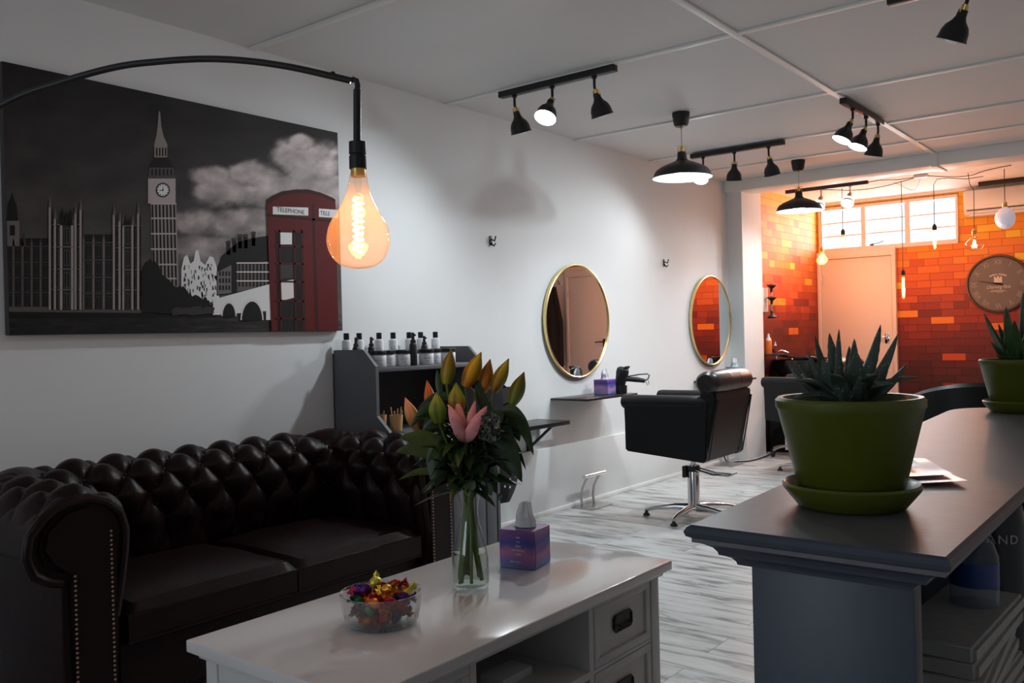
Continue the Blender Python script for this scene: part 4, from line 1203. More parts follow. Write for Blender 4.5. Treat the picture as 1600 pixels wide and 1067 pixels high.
lb = dict(orange='orange foil wrapped sweet in the cut glass bowl', gold='shiny gold orange foil wrapped sweet in the cut glass bowl', red='dark red foil wrapped sweet in the cut glass bowl', magenta='pink magenta foil wrapped sweet in the cut glass bowl', blue='blue foil wrapped sweet in the cut glass bowl', green='dark green foil wrapped sweet in the cut glass bowl', purple='deep purple foil wrapped sweet in the cut glass bowl', yellow='yellow foil wrapped sweet in the cut glass bowl')
used_lab = {}
def sweet_label(cn, p, kind, z):
    rel = RM @ (p - BC - Vector((0, 0, z)))
    r_ = math.hypot(p.x - BC.x, p.y - BC.y)
    side_ = 'centre' if r_ < 0.025 else ('on the left' if abs(rel.x) > abs(rel.z) and rel.x < 0 else 'on the right' if abs(rel.x) > abs(rel.z) else 'at the front' if rel.z < 0 else 'at the back')
    lay = 'bottom layer' if z < 0.035 else 'second layer' if z < 0.058 else 'third layer' if z < 0.08 else 'top layer'
    shp_ = 'long twisted' if kind else 'round'
    return '%s %s in glass bowl, %s, %s' % (shp_, lb[cn].replace(' in the cut glass bowl', '').replace('foil wrapped ', ''), lay, side_)
def put_sweet(cn, p, rot, kind, z=0):
    key = (cn, kind)
    if key not in shape:
        o = sweet_mesh(len(shape) + 3, kind).done('wrapped_sweet', fm[cn], keep_origin=True); shape[key] = o
    else:
        o = shape[key].copy(); COL.objects.link(o)
    o.location = p; o.rotation_euler = rot; o.scale = (1.28, 1.28, 1.28)
    tag(o, sweet_label(cn, p, kind, z), 'sweet', cn + ' sweets in the glass bowl')
rs = random.Random(21)
layers = [(0.027, 0.050, 8), (0.027, 0.018, 3), (0.050, 0.060, 9), (0.050, 0.030, 4), (0.071, 0.063, 10), (0.074, 0.033, 5), (0.092, 0.038, 4)]
seq = ['red', 'orange', 'blue', 'magenta', 'green', 'orange', 'red', 'purple', 'yellow', 'orange', 'magenta', 'gold']
ci = 0
for (z, rad, n_) in layers:
    for k in range(n_):
        a = 2 * PI * k / n_ + rs.uniform(-0.15, 0.15) + z * 30
        rdd = rad + rs.uniform(-0.003, 0.002)
        p = BC + Vector((rdd * math.cos(a), rdd * math.sin(a), z + rs.uniform(-0.003, 0.003)))
        put_sweet(seq[ci % len(seq)] if z < 0.08 else ['red', 'gold', 'red', 'yellow', 'purple', 'gold'][ci % 6], p, (rs.uniform(0, 6), rs.uniform(-0.6, 0.6), rs.uniform(0, 6)), rs.random() > 0.3, z)
        ci += 1

# ------------------------------------------------------------------ vase with lilies
VC = Vector((1.892, 1.872, 0.5005))
vase = thing('glass_vase', 'clear glass carafe vase with water on the white coffee table', 'vase', VC)
VS = [(0, 0), (0.043, 0), (0.049, 0.005), (0.0515, 0.02), (0.0515, 0.085), (0.046, 0.118), (0.036, 0.155), (0.0275, 0.190), (0.0255, 0.215), (0.028, 0.245), (0.036, 0.278)]
b = MB(); b.lathe(VS + [(0.0345, 0.278), (0.0265, 0.245), (0.024, 0.215), (0.026, 0.190), (0.0345, 0.155), (0.0445, 0.118), (0.050, 0.085), (0.050, 0.02), (0.046, 0.012), (0, 0.010)], seg=48, center=VC)
b.done('vase_body', M['clear'], vase)
b = MB(); b.lathe([(0, 0.011), (0.0455, 0.013), (0.0490, 0.021), (0.0490, 0.085), (0.0460, 0.105), (0, 0.1055)], seg=48, center=VC)
b.done('water', thin_glass('vase_water', (0.90, 0.94, 0.90), 1.33, 0.01), vase)
b = MB(); b.tube([VC + Vector((0.0353 * math.cos(2 * PI * k / 48), 0.0353 * math.sin(2 * PI * k / 48), 0.278)) for k in range(49)], 0.0015, 6, cap=False); b.done('vase_lip', M['clear'], vase)

bq = thing('lily_bouquet', 'bouquet of yellow green lily buds with one open pink lily standing in the glass vase', 'flowers', VC)
DC = (RM @ (VC - CAM)).z
fwd = Vector(RM[2])
NECK = VC + Vector((0, 0, 0.262))
def Pd(u, v, dd=0.0): return at_depth(u, v, DC + dd)
def lerpc(a, c, t): return tuple(a[i] + (c[i] - a[i]) * t for i in range(3))
def bud(base, tip, rad, c0, c1, edge):
    """A closed lily bud: six fused petals with grooves, colour running from base to tip."""
    bm = bmesh.new(); cl_ = bm.loops.layers.color.new('print')
    d = tip - base; Ln = d.length; fr_ = frame_to(d); NS, NK = 22, 36
    bend = fr_ @ Vector((1, 0, 0))
    vv = []
    for i in range(NS + 1):
        t = i / NS
        r_ = rad * (0.30 + 0.70 * math.sin(PI * min(1, (t * 0.92 + 0.06)) ** 0.85)) * (1 - t ** 5 * 0.8) if i < NS else rad * 0.05
        row = []
        for k in range(NK):
            a = 2 * PI * k / NK
            g = 1 - 0.13 * (abs(math.cos(1.5 * a)) ** 6) 
            local = Vector((r_ * g * math.cos(a), r_ * g * math.sin(a), 0))
            p = base + d * t + (fr_ @ local) + bend * (0.10 * rad * math.sin(PI * t) * 3)
            groove = abs(math.cos(1.5 * a)) ** 10
            c = lerpc(c0, c1, min(1, t * 1.25)); c = lerpc(c, edge, 0.65 * groove); c = lerpc(c, edge, max(0, t - 0.9) * 8 if t > 0.9 else 0)
            row.append((bm.verts.new(p), c))
        vv.append(row)
    for i in range(NS):
        for k in range(NK):
            q = [vv[i][k], vv[i][(k + 1) % NK], vv[i + 1][(k + 1) % NK], vv[i + 1][k]]
            f = bm.faces.new([x[0] for x in q]); f.smooth = True
            for lp, x in zip(f.loops, q): lp[cl_] = (*x[1], 1)
    bmesh.ops.recalc_face_normals(bm, faces=bm.faces[:])
    bm.transform(Matrix.Translation(-ORG[bq.name])); me_ = bpy.data.meshes.new('lily_bud'); bm.to_mesh(me_); bm.free()
    me_.materials.append(M['bud']); o = bpy.data.objects.new('lily_bud', me_); COL.objects.link(o); o.parent = bq
    return o
YG = (0.50, 0.47, 0.05); OY = (0.78, 0.46, 0.06); GR = (0.36, 0.42, 0.09); PKK = (0.85, 0.45, 0.30); EG = (0.24, 0.28, 0.04); EO = (0.60, 0.34, 0.05)
buds = [((697, 600), (705, 545), 10.0, YG, (0.36, 0.30, 0.03), EG, -0.02), ((727, 604), (752, 550), 11.5, OY, YG, EO, 0.02), ((754, 613), (766, 561), 10, OY, (0.48, 0.27, 0.03), EG, 0.05),
        ((771, 612), (795, 560), 10, (0.42, 0.27, 0.03), YG, EG, 0.03), ((800, 632), (819, 581), 10.5, GR, (0.28, 0.26, 0.03), EG, 0.0), ((716, 645), (713, 598), 11.5, OY, GR, EG, -0.04),
        ((686, 661), (682, 613), 11.5, GR, GR, EG, -0.07), ((678, 652), (667, 594), 8.5, (0.52, 0.33, 0.05), (0.62, 0.30, 0.10), EO, 0.04), ((654, 672), (633, 621), 9.5, (0.42, 0.36, 0.10), PKK, PKK, 0.02), ((742, 612), (748, 590), 7, OY, OY, EO, 0.08)]
stemb = MB()
def stem(p, through=0.0, r_=0.0032):
    q = NECK + Vector((random.uniform(-0.012, 0.012), random.uniform(-0.012, 0.012), 0))
    a = random.uniform(0, 6.28)
    bot = VC + Vector((0.033 * math.cos(a), 0.033 * math.sin(a), 0.016 + random.uniform(0, 0.02)))
    mid = (p + q) / 2 + Vector((0, 0, -0.02))
    stemb.tube([bot, (bot + q) / 2, q, mid, p], [0.0048, 0.0045, 0.004, r_, r_], 8)
for (bs, tp, w_, c0, c1, ed, dd) in buds:
    base, tip = Pd(*bs, dd), Pd(*tp, dd)
    bud(base, tip, w_ * 1.18 / FPX * DC, tuple(min(0.9, x * 1.15) for x in c0), tuple(min(0.9, x * 1.4) for x in c1), ed); stem(base)
# open pink lily
fb = Pd(727, 690, -0.08)
fl = MB()
stem(fb)
for (tp, w_, dd, curl) in (((701, 632), 13, -0.09, 0.6), ((714, 624), 11, -0.06, 0.3), ((743, 625), 9, -0.05, 0.2), ((761, 634), 14, -0.09, 0.8), ((705, 651), 11, -0.13, 0.9), ((752, 648), 13, -0.13, 0.5)):
    tip = Pd(*tp, dd); d = tip - fb; sidev = d.cross(fwd).normalized(); nrm = sidev.cross(d).normalized()
    rows_ = []
    for i in range(15):
        t = i / 14; wv = w_ / FPX * DC * 0.72 * (math.sin(PI * min(1, 0.12 + t * 0.88)) ** 0.8)
        c = fb + d * t + nrm * (-0.02 * math.sin(PI * t)) 
        rows_.append([c + sidev * wv * q + nrm * (0.35 * wv * q * q) for q in (-1, -0.66, -0.33, 0, 0.33, 0.66, 1)])
    fl.grid(rows_)
flo = fl.done('open_lily', M['pink'], bq, recalc=False)
def leaf(bld, base, tip, width, droop=0.0, fold=0.25, n=14, up_=None):
    d = tip - base; sidev = d.cross(fwd if up_ is None else up_)
    if sidev.length < 1e-5: sidev = d.orthogonal()
    sidev.normalize(); nrm = sidev.cross(d).normalized()
    rows_ = []
    for i in range(n + 1):
        t = i / n; wv = width / 2 * (math.sin(PI * (0.06 + 0.94 * t)) ** 0.75 if t < 1 else 0.0) * (1 - 0.25 * t)
        c = base + d * t + Vector((0, 0, 1)) * droop * math.sin(PI * t)
        rows_.append([c + sidev * wv * q + nrm * (fold * wv * abs(q)) for q in (-1, -0.5, 0, 0.5, 1)])
    bld.grid(rows_)
PXM = DC / FPX
lf = MB(); lf2 = MB()
spec = [((700, 700), (624, 683), 24, 0.01, 1, -0.05), ((695, 720), (617, 706), 22, 0.02, 1, -0.02), ((690, 680), (681, 762), 36, 0.0, 0, -0.06), ((716, 690), (713, 742), 28, 0.01, 1, -0.07), ((722, 700), (640, 652), 14, 0.02, 0, 0.04),
        ((700, 640), (641, 668), 18, 0.03, 0, -0.02), ((720, 630), (651, 640), 12, 0.03, 0, 0.0), ((760, 700), (791, 640), 18, 0.0, 0, 0.0), ((775, 650), (823, 655), 18, 0.02, 0, -0.03), ((795, 640), (834, 712), 18, 0.03, 0, 0.0), ((765, 680), (816, 754), 32, 0.03, 0, -0.04),
        ((790, 680), (822, 735), 8, 0.02, 0, 0.0), ((750, 690), (735, 768), 34, 0.0, 0, -0.08), ((700, 745), (622, 750), 10, 0.02, 1, -0.06), ((720, 760), (655, 740), 12, 0.02, 1, -0.04), ((688, 620), (683, 577), 10, 0.0, 0, 0.0), ((727, 640), (708, 600), 14, 0.02, 0, 0.03), ((758, 640), (730, 585), 14, 0.02, 0, 0.05), ((770, 660), (742, 600), 16, 0.0, 0, 0.02),
        ((776, 640), (768, 690), 26, 0.02, 0, -0.06), ((745, 745), (712, 690), 34, 0.0, 0, 0.02), ((732, 750), (700, 690), 34, 0.0, 0, 0.03), ((745, 750), (760, 690), 34, 0.0, 0, 0.02), ((740, 760), (775, 700), 30, 0.0, 0, 0.04), ((725, 760), (668, 715), 26, 0.0, 0, 0.02), ((750, 700), (790, 735), 24, 0.02, 0, -0.02), ((700, 655), (650, 700), 22, 0.03, 0, 0.02), ((790, 630), (812, 690), 20, 0.0, 0, 0.03), ((755, 655), (806, 700), 26, 0.03, 0, 0.0), ((745, 700), (800, 745), 24, 0.03, 0, -0.02), ((705, 700), (652, 728), 24, 0.02, 0, 0.0), ((715, 720), (672, 765), 24, 0.02, 0, -0.02), ((750, 720), (776, 772), 22, 0.01, 0, 0.02), ((700, 660), (660, 655), 16, 0.02, 0, 0.05), ((780, 660), (826, 690), 18, 0.03, 0, 0.03), ((735, 720), (742, 775), 26, 0.0, 0, -0.05)]
for (a_, c_, w_, dr, k_, dd) in spec:
    leaf(lf2 if k_ else lf, Pd(*a_, dd * 0.4), Pd(*c_, dd), w_ * 1.25 * PXM, dr)
rl = random.Random(5)
for k in range(150):
    a = rl.uniform(0, 2 * PI); el = rl.uniform(-0.45, 0.85); h0 = rl.uniform(0.015, 0.19)
    base = NECK + Vector((0, 0, h0)) + Vector((math.cos(a), math.sin(a), 0)) * 0.02
    ln = rl.uniform(0.08, 0.15)
    dirv = Vector((math.cos(a) * math.cos(el), math.sin(a) * math.cos(el), math.sin(el)))
    leaf(lf, base, base + dirv * ln, rl.uniform(0.028, 0.050), rl.uniform(0, 0.03), up_=Vector((rl.uniform(-.3, .3), rl.uniform(-.3, .3), 1)))
lf.done('dark_foliage', M['lilyleaf'], bq, recalc=False); lf2.done('pale_foliage', M['lilyleaf2'], bq, recalc=False)
for k in range(5): stem(NECK + Vector((random.uniform(-0.05, 0.05), random.uniform(-0.05, 0.05), 0.15)))
stemb.done('stems', M['stem'], bq)
e = MB()
stems_e = [NECK, Pd(750, 750, -0.05), Pd(765, 740, -0.06)]
e.tube(stems_e, 0.0018, 6)
for (u, v, r_, dd) in ((771, 738, 9, -0.06), (765, 764, 10, -0.08), (758, 747, 8, -0.05), (781, 776, 6, -0.06), (736, 757, 9, -0.08), (753, 757, 7, -0.07), (763, 655, 15, -0.07), (757, 672, 12, -0.08)):
    c = Pd(u, v, dd); n_ = Vector((rl.uniform(-.5, .5), -1, rl.uniform(-.3, .5)))
    e.lathe([(0, 0.002), (r_ * PXM * 0.6, 0.001), (r_ * PXM, 0)], Matrix.Translation(c) @ frame_to(n_), 20)
e.done('eucalyptus_leaves', M['euc'], bq, recalc=False)
cr_ = MB(); rows_ = []; cc_ = Pd(764, 667, -0.10)
for i in range(15):
    row = []
    for j in range(19):
        a, c = (i / 14 - 0.5), (j / 18 - 0.5)
        p = cc_ + Vector((RM[0])) * (a * 0.062) + Vector((0, 0, 1)) * (c * 0.085 * (1 - 0.5 * abs(a)))
        p += fwd * (0.016 * noise.noise(Vector((a * 9, c * 9, 4)))) + Vector((0, 0, 1)) * 0.006 * noise.noise(Vector((a * 14, c * 14, 8)))
        row.append(p)
    rows_.append(row)
cr_.grid(rows_); cr_.done('crinkled_wrapping', mat('silvery_cellophane', (0.16, 0.18, 0.16), 0.22, 0.5, bump=0.5, bscale=60), bq, recalc=False)

# ================================================================== ARC FLOOR LAMP WITH BIG BULB
AL = thing('arc_floor_lamp', 'black arc floor lamp with one oversized amber globe bulb hanging over the table', 'lamp', (0.62, 0.62, 0))
D0 = 2.3
armp = [Vector((0.62, 0.62, 0.02)), Vector((0.62, 0.62, 0.8)), Vector((0.63, 0.63, 1.15)), Vector((0.68, 0.67, 1.42)), Vector((0.79, 0.76, 1.64))] + [at_depth(u, v, D0) for (u, v) in ((0, 165), (90, 130), (180, 105), (250, 96), (320, 92), (385, 95), (450, 104), (510, 117), (548, 126))]
def smooth_path(p, n=6):
    out = []
    for i in range(len(p) - 1):
        p0, p1, p2, p3 = p[max(i - 1, 0)], p[i], p[i + 1], p[min(i + 2, len(p) - 1)]
        for k in range(n):
            t = k / n
            out.append(0.5 * ((2 * p1) + (p2 - p0) * t + (2 * p0 - 5 * p1 + 4 * p2 - p3) * t * t + (3 * p1 - p0 - 3 * p2 + p3) * t ** 3))
    out.append(p[-1]); return out
MB().tube(smooth_path(armp), 0.0088, 12).done('curved_arm', M['black'], AL)
MB().lathe([(0, 0), (0.15, 0), (0.155, 0.01), (0.15, 0.025), (0.03, 0.03), (0, 0.03)], seg=48, center=(0.62, 0.62, 0)).done('lamp_base', M['black'], AL)
JB = at_depth(557, 131, D0); BB = at_depth(559, 262, D0)
bax = Vector((JB.x, JB.y, 0))
b = MB(); cb_ = [at_depth(548, 126, D0), at_depth(552, 124, D0), at_depth(557, 126, D0), at_depth(559, 134, D0), at_depth(558, 145, D0)]
b.tube(cb_, 0.0075, 10); b.sphere(at_depth(520, 116, D0), 0.008, 10); b.done('pivot', M['black'], AL)
b = MB(); b.cyl(at_depth(558, 140, D0), at_depth(558, 225, D0), 0.0098); b.done('drop_rod', M['black'], AL)
p_t, p_b = at_depth(558.5, 222, D0), at_depth(559.5, 264, D0)
b = MB(); h_ = (p_b - p_t).length; b.lathe([(0, 0), (0.022, 0), (0.0225, h_ * 0.44), (0.020, h_ * 0.47), (0.020, h_ * 0.50), (0.0225, h_ * 0.53), (0.0225, h_), (0, h_)], Matrix.Translation(p_t) @ frame_to(p_b - p_t), 28); b.done('lamp_socket', M['blackmat'], AL)
p0 = p_b; p1 = at_depth(560, 276, D0)
b = MB(); b.cyl(p0, p1, 0.019, 0.019, 28); b.done('brass_collar', M['brass'], AL)
btop = at_depth(560, 270, D0); bbot = at_depth(560, 419.5, D0); H_ = (bbot - btop).length
mtb = Matrix.Translation(btop) @ frame_to(bbot - btop)
R_ = 49.0 / FPX * D0
profb = [(0.021, 0), (0.024, H_ * 0.07), (0.026, H_ * 0.13), (0.034, H_ * 0.24), (0.052, H_ * 0.39), (R_ * 0.90, H_ * 0.54), (R_, H_ * 0.68), (R_ * 0.97, H_ * 0.78), (R_ * 0.83, H_ * 0.885), (R_ * 0.58, H_ * 0.96), (R_ * 0.28, H_ * 0.993), (0, H_)]
sp_ = [Vector((r_, z, 0)) for r_, z in profb]; sm = smooth_path(sp_, 5)
blb = MB().lathe([(max(0, v.x), v.y) for v in sm], mtb, 56).done('globe_bulb', M['amber'], AL)
b = MB(); b.lathe([(0, 0.0), (0.012, 0.0), (0.008, H_ * 0.15), (0.0045, H_ * 0.22), (0.003, H_ * 0.86), (0, H_ * 0.87)], mtb, 16); b.done('glass_stem', M['clear'], blb)
b = MB(); pts_ = []
for k in range(260):
    t = k / 259; a = t * 2 * PI * 9
    rr_ = 0.0125 + 0.001 * math.sin(a * 0.3)
    pts_.append(mtb @ Vector((rr_ * math.cos(a), rr_ * math.sin(a), H_ * (0.27 + 0.57 * t))))
b.tube(pts_, 0.0022, 6); b.done('spiral_filament', M['fil2'], blb)
lamp('amber_bulb_light', 'POINT', mtb @ Vector((0, 0, H_ * 0.6)) - ORG[AL.name], 1.2, (1.0, 0.50, 0.20), 0.03, parent=AL)

# ================================================================== TRACK LIGHTS AND PENDANTS
def spot_head(loc_on_rail, d, lit, parent, power=0.0, globe=False):
    """Small bell-shaped lamp head hanging below a rail."""
    p = Vector(loc_on_rail); d = Vector(d).normalized()
    b = MB(); q = p + Vector((0, 0, -0.055)); b.cyl(p + Vector((0, 0, 0.0)), p + Vector((0, 0, -0.012)), 0.014)
    b.tube([p, p + Vector((0, 0, -0.04)), q, q + d * 0.012], 0.0075, 10)
    o_ = q + d * 0.012
    mt = Matrix.Translation(o_) @ frame_to(d)
    k_ = 1.08
    shp = [(0.0, 0.020), (0.017, 0.020), (0.019, 0.045), (0.026, 0.060), (0.042, 0.078), (0.050, 0.098), (0.053, 0.125), (0.057, 0.132)]
    inn = [(0.055, 0.1315), (0.051, 0.124), (0.048, 0.098), (0.040, 0.080), (0.022, 0.062), (0.0, 0.060)]
    b.lathe([(r_ * k_, z * k_) for r_, z in shp], mt, 32)
    hd = b.done('lamp_head', M['black'] if not globe else M['steel'], parent)
    b = MB(); b.lathe([(r_ * k_, z * k_) for r_, z in inn], mt, 32); b.done('shade_inside', M['inner'], hd)
    b = MB(); b.lathe([(0, 0), (0.011, 0), (0.011, 0.022), (0, 0.022)], mt, 16)
    b.tube([mt @ Vector((0.02, 0, 0.032)), mt @ Vector((0.021, 0, 0.010)), mt @ Vector((0, 0, 0.0)), mt @ Vector((-0.021, 0, 0.010)), mt @ Vector((-0.02, 0, 0.032))], 0.003, 6)
    b.done('brass_yoke', M['brass'], hd)
    if globe: bc, br_ = 0.118, 0.056
    else: bc, br_ = 0.112, 0.040
    b = MB(); b.sphere(mt @ Vector((0, 0, bc)), br_, 20)
    b.done('bulb', (M['led2'] if globe else M['led']) if lit else M['inner'], hd)
    if lit:
        lc = mt @ Vector((0, 0, bc + br_ + 0.012))
        lamp('lamp_light', 'SPOT', lc - ORG[parent.name], power, COOL, 0.04, d, spot=math.radians(118 if globe else 165), parent=parent, blend=0.9)

def track(p0, p1, heads, label, group='black track lights on the ceiling'):
    p0, p1 = Vector(p0), Vector(p1)
    t = thing('track_light', label, 'track light', ((p0.x + p1.x) / 2, (p0.y + p1.y) / 2, ZC - 0.011), group=group)
    b = MB()
    if abs(p1.y - p0.y) > abs(p1.x - p0.x): b.box(p0.x - 0.022, p0.x + 0.022, p0.y, p1.y, ZC - 0.045, ZC - 0.0115, 0.002)
    else: b.box(p0.x, p1.x, p0.y - 0.022, p0.y + 0.022, ZC - 0.045, ZC - 0.0115, 0.002)
    b.done('rail', M['black'], t)
    for h in heads: spot_head((h[0], h[1], ZC - 0.045), h[2], h[3], t, *(h[4:]))
    return t
P_ = 37
track((0.405, 3.92, 0), (1.165, 3.92, 0), [(0.505, 3.92, (0.02, 0.36, -1), False), (0.765, 3.92, (0.04, -0.50, -0.82), True, P_ * 1.35), (1.035, 3.92, (0.10, 0.34, -1), False)], 'black track light nearest the arc lamp, its middle spotlight lit')
track((0.385, 6.31, 0), (1.13, 6.31, 0), [(0.485, 6.31, (0.08, -0.50, -0.80), True, P_ * 0.6), (0.742, 6.31, (-0.16, 0.24, -1), False), (1.01, 6.31, (0.04, 0.34, -1), False)], 'black track light above the far side of the near pendant, leftmost spotlight lit')
track((1.835, 5.42, 0), (1.835, 6.20, 0), [(1.835, 5.60, (-0.35, -0.28, -0.85), True, P_), (1.835, 5.87, (-0.28, -0.28, -0.9), True, P_), (1.835, 6.13, (-0.28, 0.16, -1), False)], 'black track light running along the ceiling batten with two lit spotlights')
track((0.25, 8.63, 0), (1.04, 8.63, 0), [(0.60, 8.63, (0.0, -0.55, -0.8), True, P_, True), (0.875, 8.63, (0.0, -0.60, -0.75), True, P_, True)], 'black track light beyond the ceiling beam with two glowing round bulbs')
tr = track((2.50, 3.92, 0), (3.26, 3.92, 0), [(2.80, 3.92, (-0.48, 0.16, -1), False), (3.12, 3.92, (-0.05, 0.1, -1), False)], 'black spotlight at the upper right corner of the view')
t = tag(MB().box(1.79, 3.0, 9.62, 9.66, 2.555, 2.599, 0.002).done('ceiling_rail', M['black']), 'empty black rail on the ceiling in front of the air conditioner', 'rail')

def pendant(loc, drop, R0, label):
    t = thing('pendant_lamp', label, 'pendant lamp', (loc[0], loc[1], ZC), group='black pendant lamps with white insides')
    x, y = loc; zt = ZC - 0.0
    MB().lathe([(0, 0), (0.055, 0), (0.056, -0.01), (0.046, -0.075), (0.036, -0.088), (0, -0.09)], seg=32, center=(x, y, ZC - 0.001)).done('ceiling_cup', M['blackmat'], t)
    MB().cyl((x, y, ZC - 0.09), (x, y, ZC - drop + 0.16), 0.003, seg=8).done('cord', M['steel'], t)
    z0 = ZC - drop   # rim height
    k = R0 / 0.19
    outl = [(0, 0.165), (0.026, 0.165), (0.029, 0.155), (0.030, 0.125), (0.040, 0.110), (0.085, 0.092), (0.135, 0.070), (0.165, 0.050), (0.178, 0.028), (0.184, 0.008), (0.190, 0.0)]
    MB().lathe([(r_ * k, z * k) for r_, z in outl], seg=64, center=(x, y, z0)).done('shade', M['black'], t)
    inn = [(0.188, 0.0005), (0.181, 0.008), (0.175, 0.028), (0.162, 0.047), (0.132, 0.066), (0.083, 0.088), (0.040, 0.105), (0, 0.108)]
    MB().lathe([(r_ * k, z * k) for r_, z in inn], seg=64, center=(x, y, z0)).done('shade_inside', M['inner'], t)
    b = MB(); b.cyl((x, y, z0 + 0.165 * k), (x, y, z0 + 0.20 * k), 0.013); b.tube([(x - 0.026, y, z0 + 0.15 * k), (x - 0.027, y, z0 + 0.205 * k), (x + 0.027, y, z0 + 0.205 * k), (x + 0.026, y, z0 + 0.15 * k)], 0.0025, 6)
    b.done('brass_fitting', M['brass'], t)
    MB().cyl((x, y, ZC - 0.105), (x, y, ZC - 0.09), 0.008).done('brass_ferrule', M['brass'], t)
    MB().sphere((x, y, z0 + 0.035), 0.048, 24).done('bulb', M['led'], t)
    lamp('pendant_light', 'SPOT', (0, 0, z0 - 0.02 - ZC), 46, COOL, 0.06, (0, 0, -1), spot=math.radians(150), parent=t, blend=0.8)
pendant((0.925, 5.10), 0.415, 0.190, 'black pendant lamp with white glowing inside above the near styling chair')
pendant((0.895, 7.22), 0.420, 0.188, 'black pendant lamp with white glowing inside farther back, in front of the brick wall')

# ================================================================== HANGING FILAMENT BULBS AT THE BACK
YH = 9.0
def hang(u, vt, vb, cord_top, kind, label, lit=True, power=3.0, y=YH):
    top = on_plane(u, vt, 1, y); bot = on_plane(u, vb, 1, y); x = top.x
    t = thing('hanging_bulb', label, 'hanging bulb', (x, y, ZC), group='bare bulbs hanging in front of the brick wall')
    cpts = cord_top(x) + [Vector((x, y, top.z))]
    MB().tube(cpts, 0.0035, 6).done('cord', M['cable'], t)
    sk_m = M['blackmat'] if kind in ('tube', 'tube2', 'st') else M['brass']
    sh = 0.055
    MB().lathe([(0, 0), (0.008, 0), (0.012, -0.010), (0.019, -0.016), (0.020, -sh), (0, -sh)], seg=20, center=(x, y, top.z)).done('socket', sk_m, t)
    zt = top.z - sh; h = zt - bot.z
    pf = {'tube': [(0.013, 0), (0.016, -0.1), (0.016, -0.9), (0.010, -0.98), (0, -1)],
          'tube2': [(0.013, 0), (0.016, -0.1), (0.016, -0.85), (0.010, -0.96), (0, -1)],
          'st': [(0.013, 0), (0.018, -0.1), (0.030, -0.40), (0.040, -0.68), (0.034, -0.86), (0.016, -0.98), (0, -1)],
          'diamond': [(0.013, 0), (0.020, -0.15), (0.056, -0.62), (0.050, -0.75), (0.026, -0.95), (0, -1)],
          'globe': [(0.014, 0), (0.018, -0.15), (0.052, -0.33), (0.078, -0.58), (0.072, -0.78), (0.042, -0.95), (0, -1)],
          'disco': [(0.014, 0), (0.034, -0.05), (0.070, -0.25), (0.082, -0.5), (0.070, -0.78), (0.036, -0.95), (0, -1)]}[kind]
    pts_ = smooth_path([Vector((r_, z * h, 0)) for r_, z in pf], 4)
    gm = M['clear'] if kind == 'globe' else M['amberclear']
    if kind == 'disco':
        b = MB(); b.lathe([(max(0, p.x), p.y) for p in pts_], seg=28, center=(x, y, zt))
        for f in b.bm.faces: f.smooth = False
        b.done('mercury_globe', mat('speckled_mercury_glass', (0.7, 0.7, 0.75), 0.15, 0.6, bump=1.0, bscale=90, emit=(0.75, 0.8, 1.0), estr=0.25), t)
    else:
        g = MB().lathe([(max(0, p.x), p.y) for p in pts_], seg=28, center=(x, y, zt)).done('glass_bulb', gm, t)
        b = MB()
        if kind in ('tube', 'tube2'):
            b.cyl((x, y, zt - 0.10 * h), (x, y, zt - 0.92 * h), 0.0085 if kind == 'tube' else 0.007, seg=10)
        else:
            for k in range(6):
                a = k * PI / 3; b.tube([(x + 0.006 * math.cos(a), y + 0.006 * math.sin(a), zt - 0.35 * h), (x + 0.017 * math.cos(a + 0.3), y + 0.017 * math.sin(a + 0.3), zt - 0.82 * h)], 0.0026, 5)
        b.done('filament', M['fil'] if lit else M['brass'], g)
    if lit:
        lamp('filament_light', 'POINT', (0, 0, zt - 0.6 * h - ZC), power, WARM, 0.03, parent=t)
def straight(x): return [Vector((x, YH, ZC))]
hang(1284, 385, 414, straight, 'diamond', 'diamond shaped filament bulb at the left edge of the door', power=24)
hang(1317, 358, 386, straight, 'st', 'small tapered bulb hanging in front of the left window bay', lit=True, power=2)
def archc(x): return [Vector((x + 0.42, YH, ZC - 0.045)), Vector((x + 0.28, YH, ZC - 0.05)), Vector((x + 0.12, YH, ZC - 0.02)), Vector((x + 0.03, YH, ZC - 0.02)), Vector((x, YH, ZC - 0.07))]
hang(1460, 350, 390, archc, 'tube2', 'tubular filament bulb hanging at the bottom edge of the right window bay', power=9)
hang(1522, 357, 392, lambda x: [Vector((x - 0.04, YH, ZC)), Vector((x - 0.03, YH, ZC - 0.10)), Vector((x + 0.005, YH, ZC - 0.16))], 'globe', 'clear round filament bulb left above the wall clock', power=9)
hang(1570, 314, 358, straight, 'disco', 'speckled silver globe bulb on a brass socket near the air conditioner', lit=False)
YH2 = 9.0
hang(1411, 421, 467, lambda x: [Vector((x, YH2, ZC))], 'tube', 'long glowing tubular bulb beside the cream door', power=16, y=YH2)
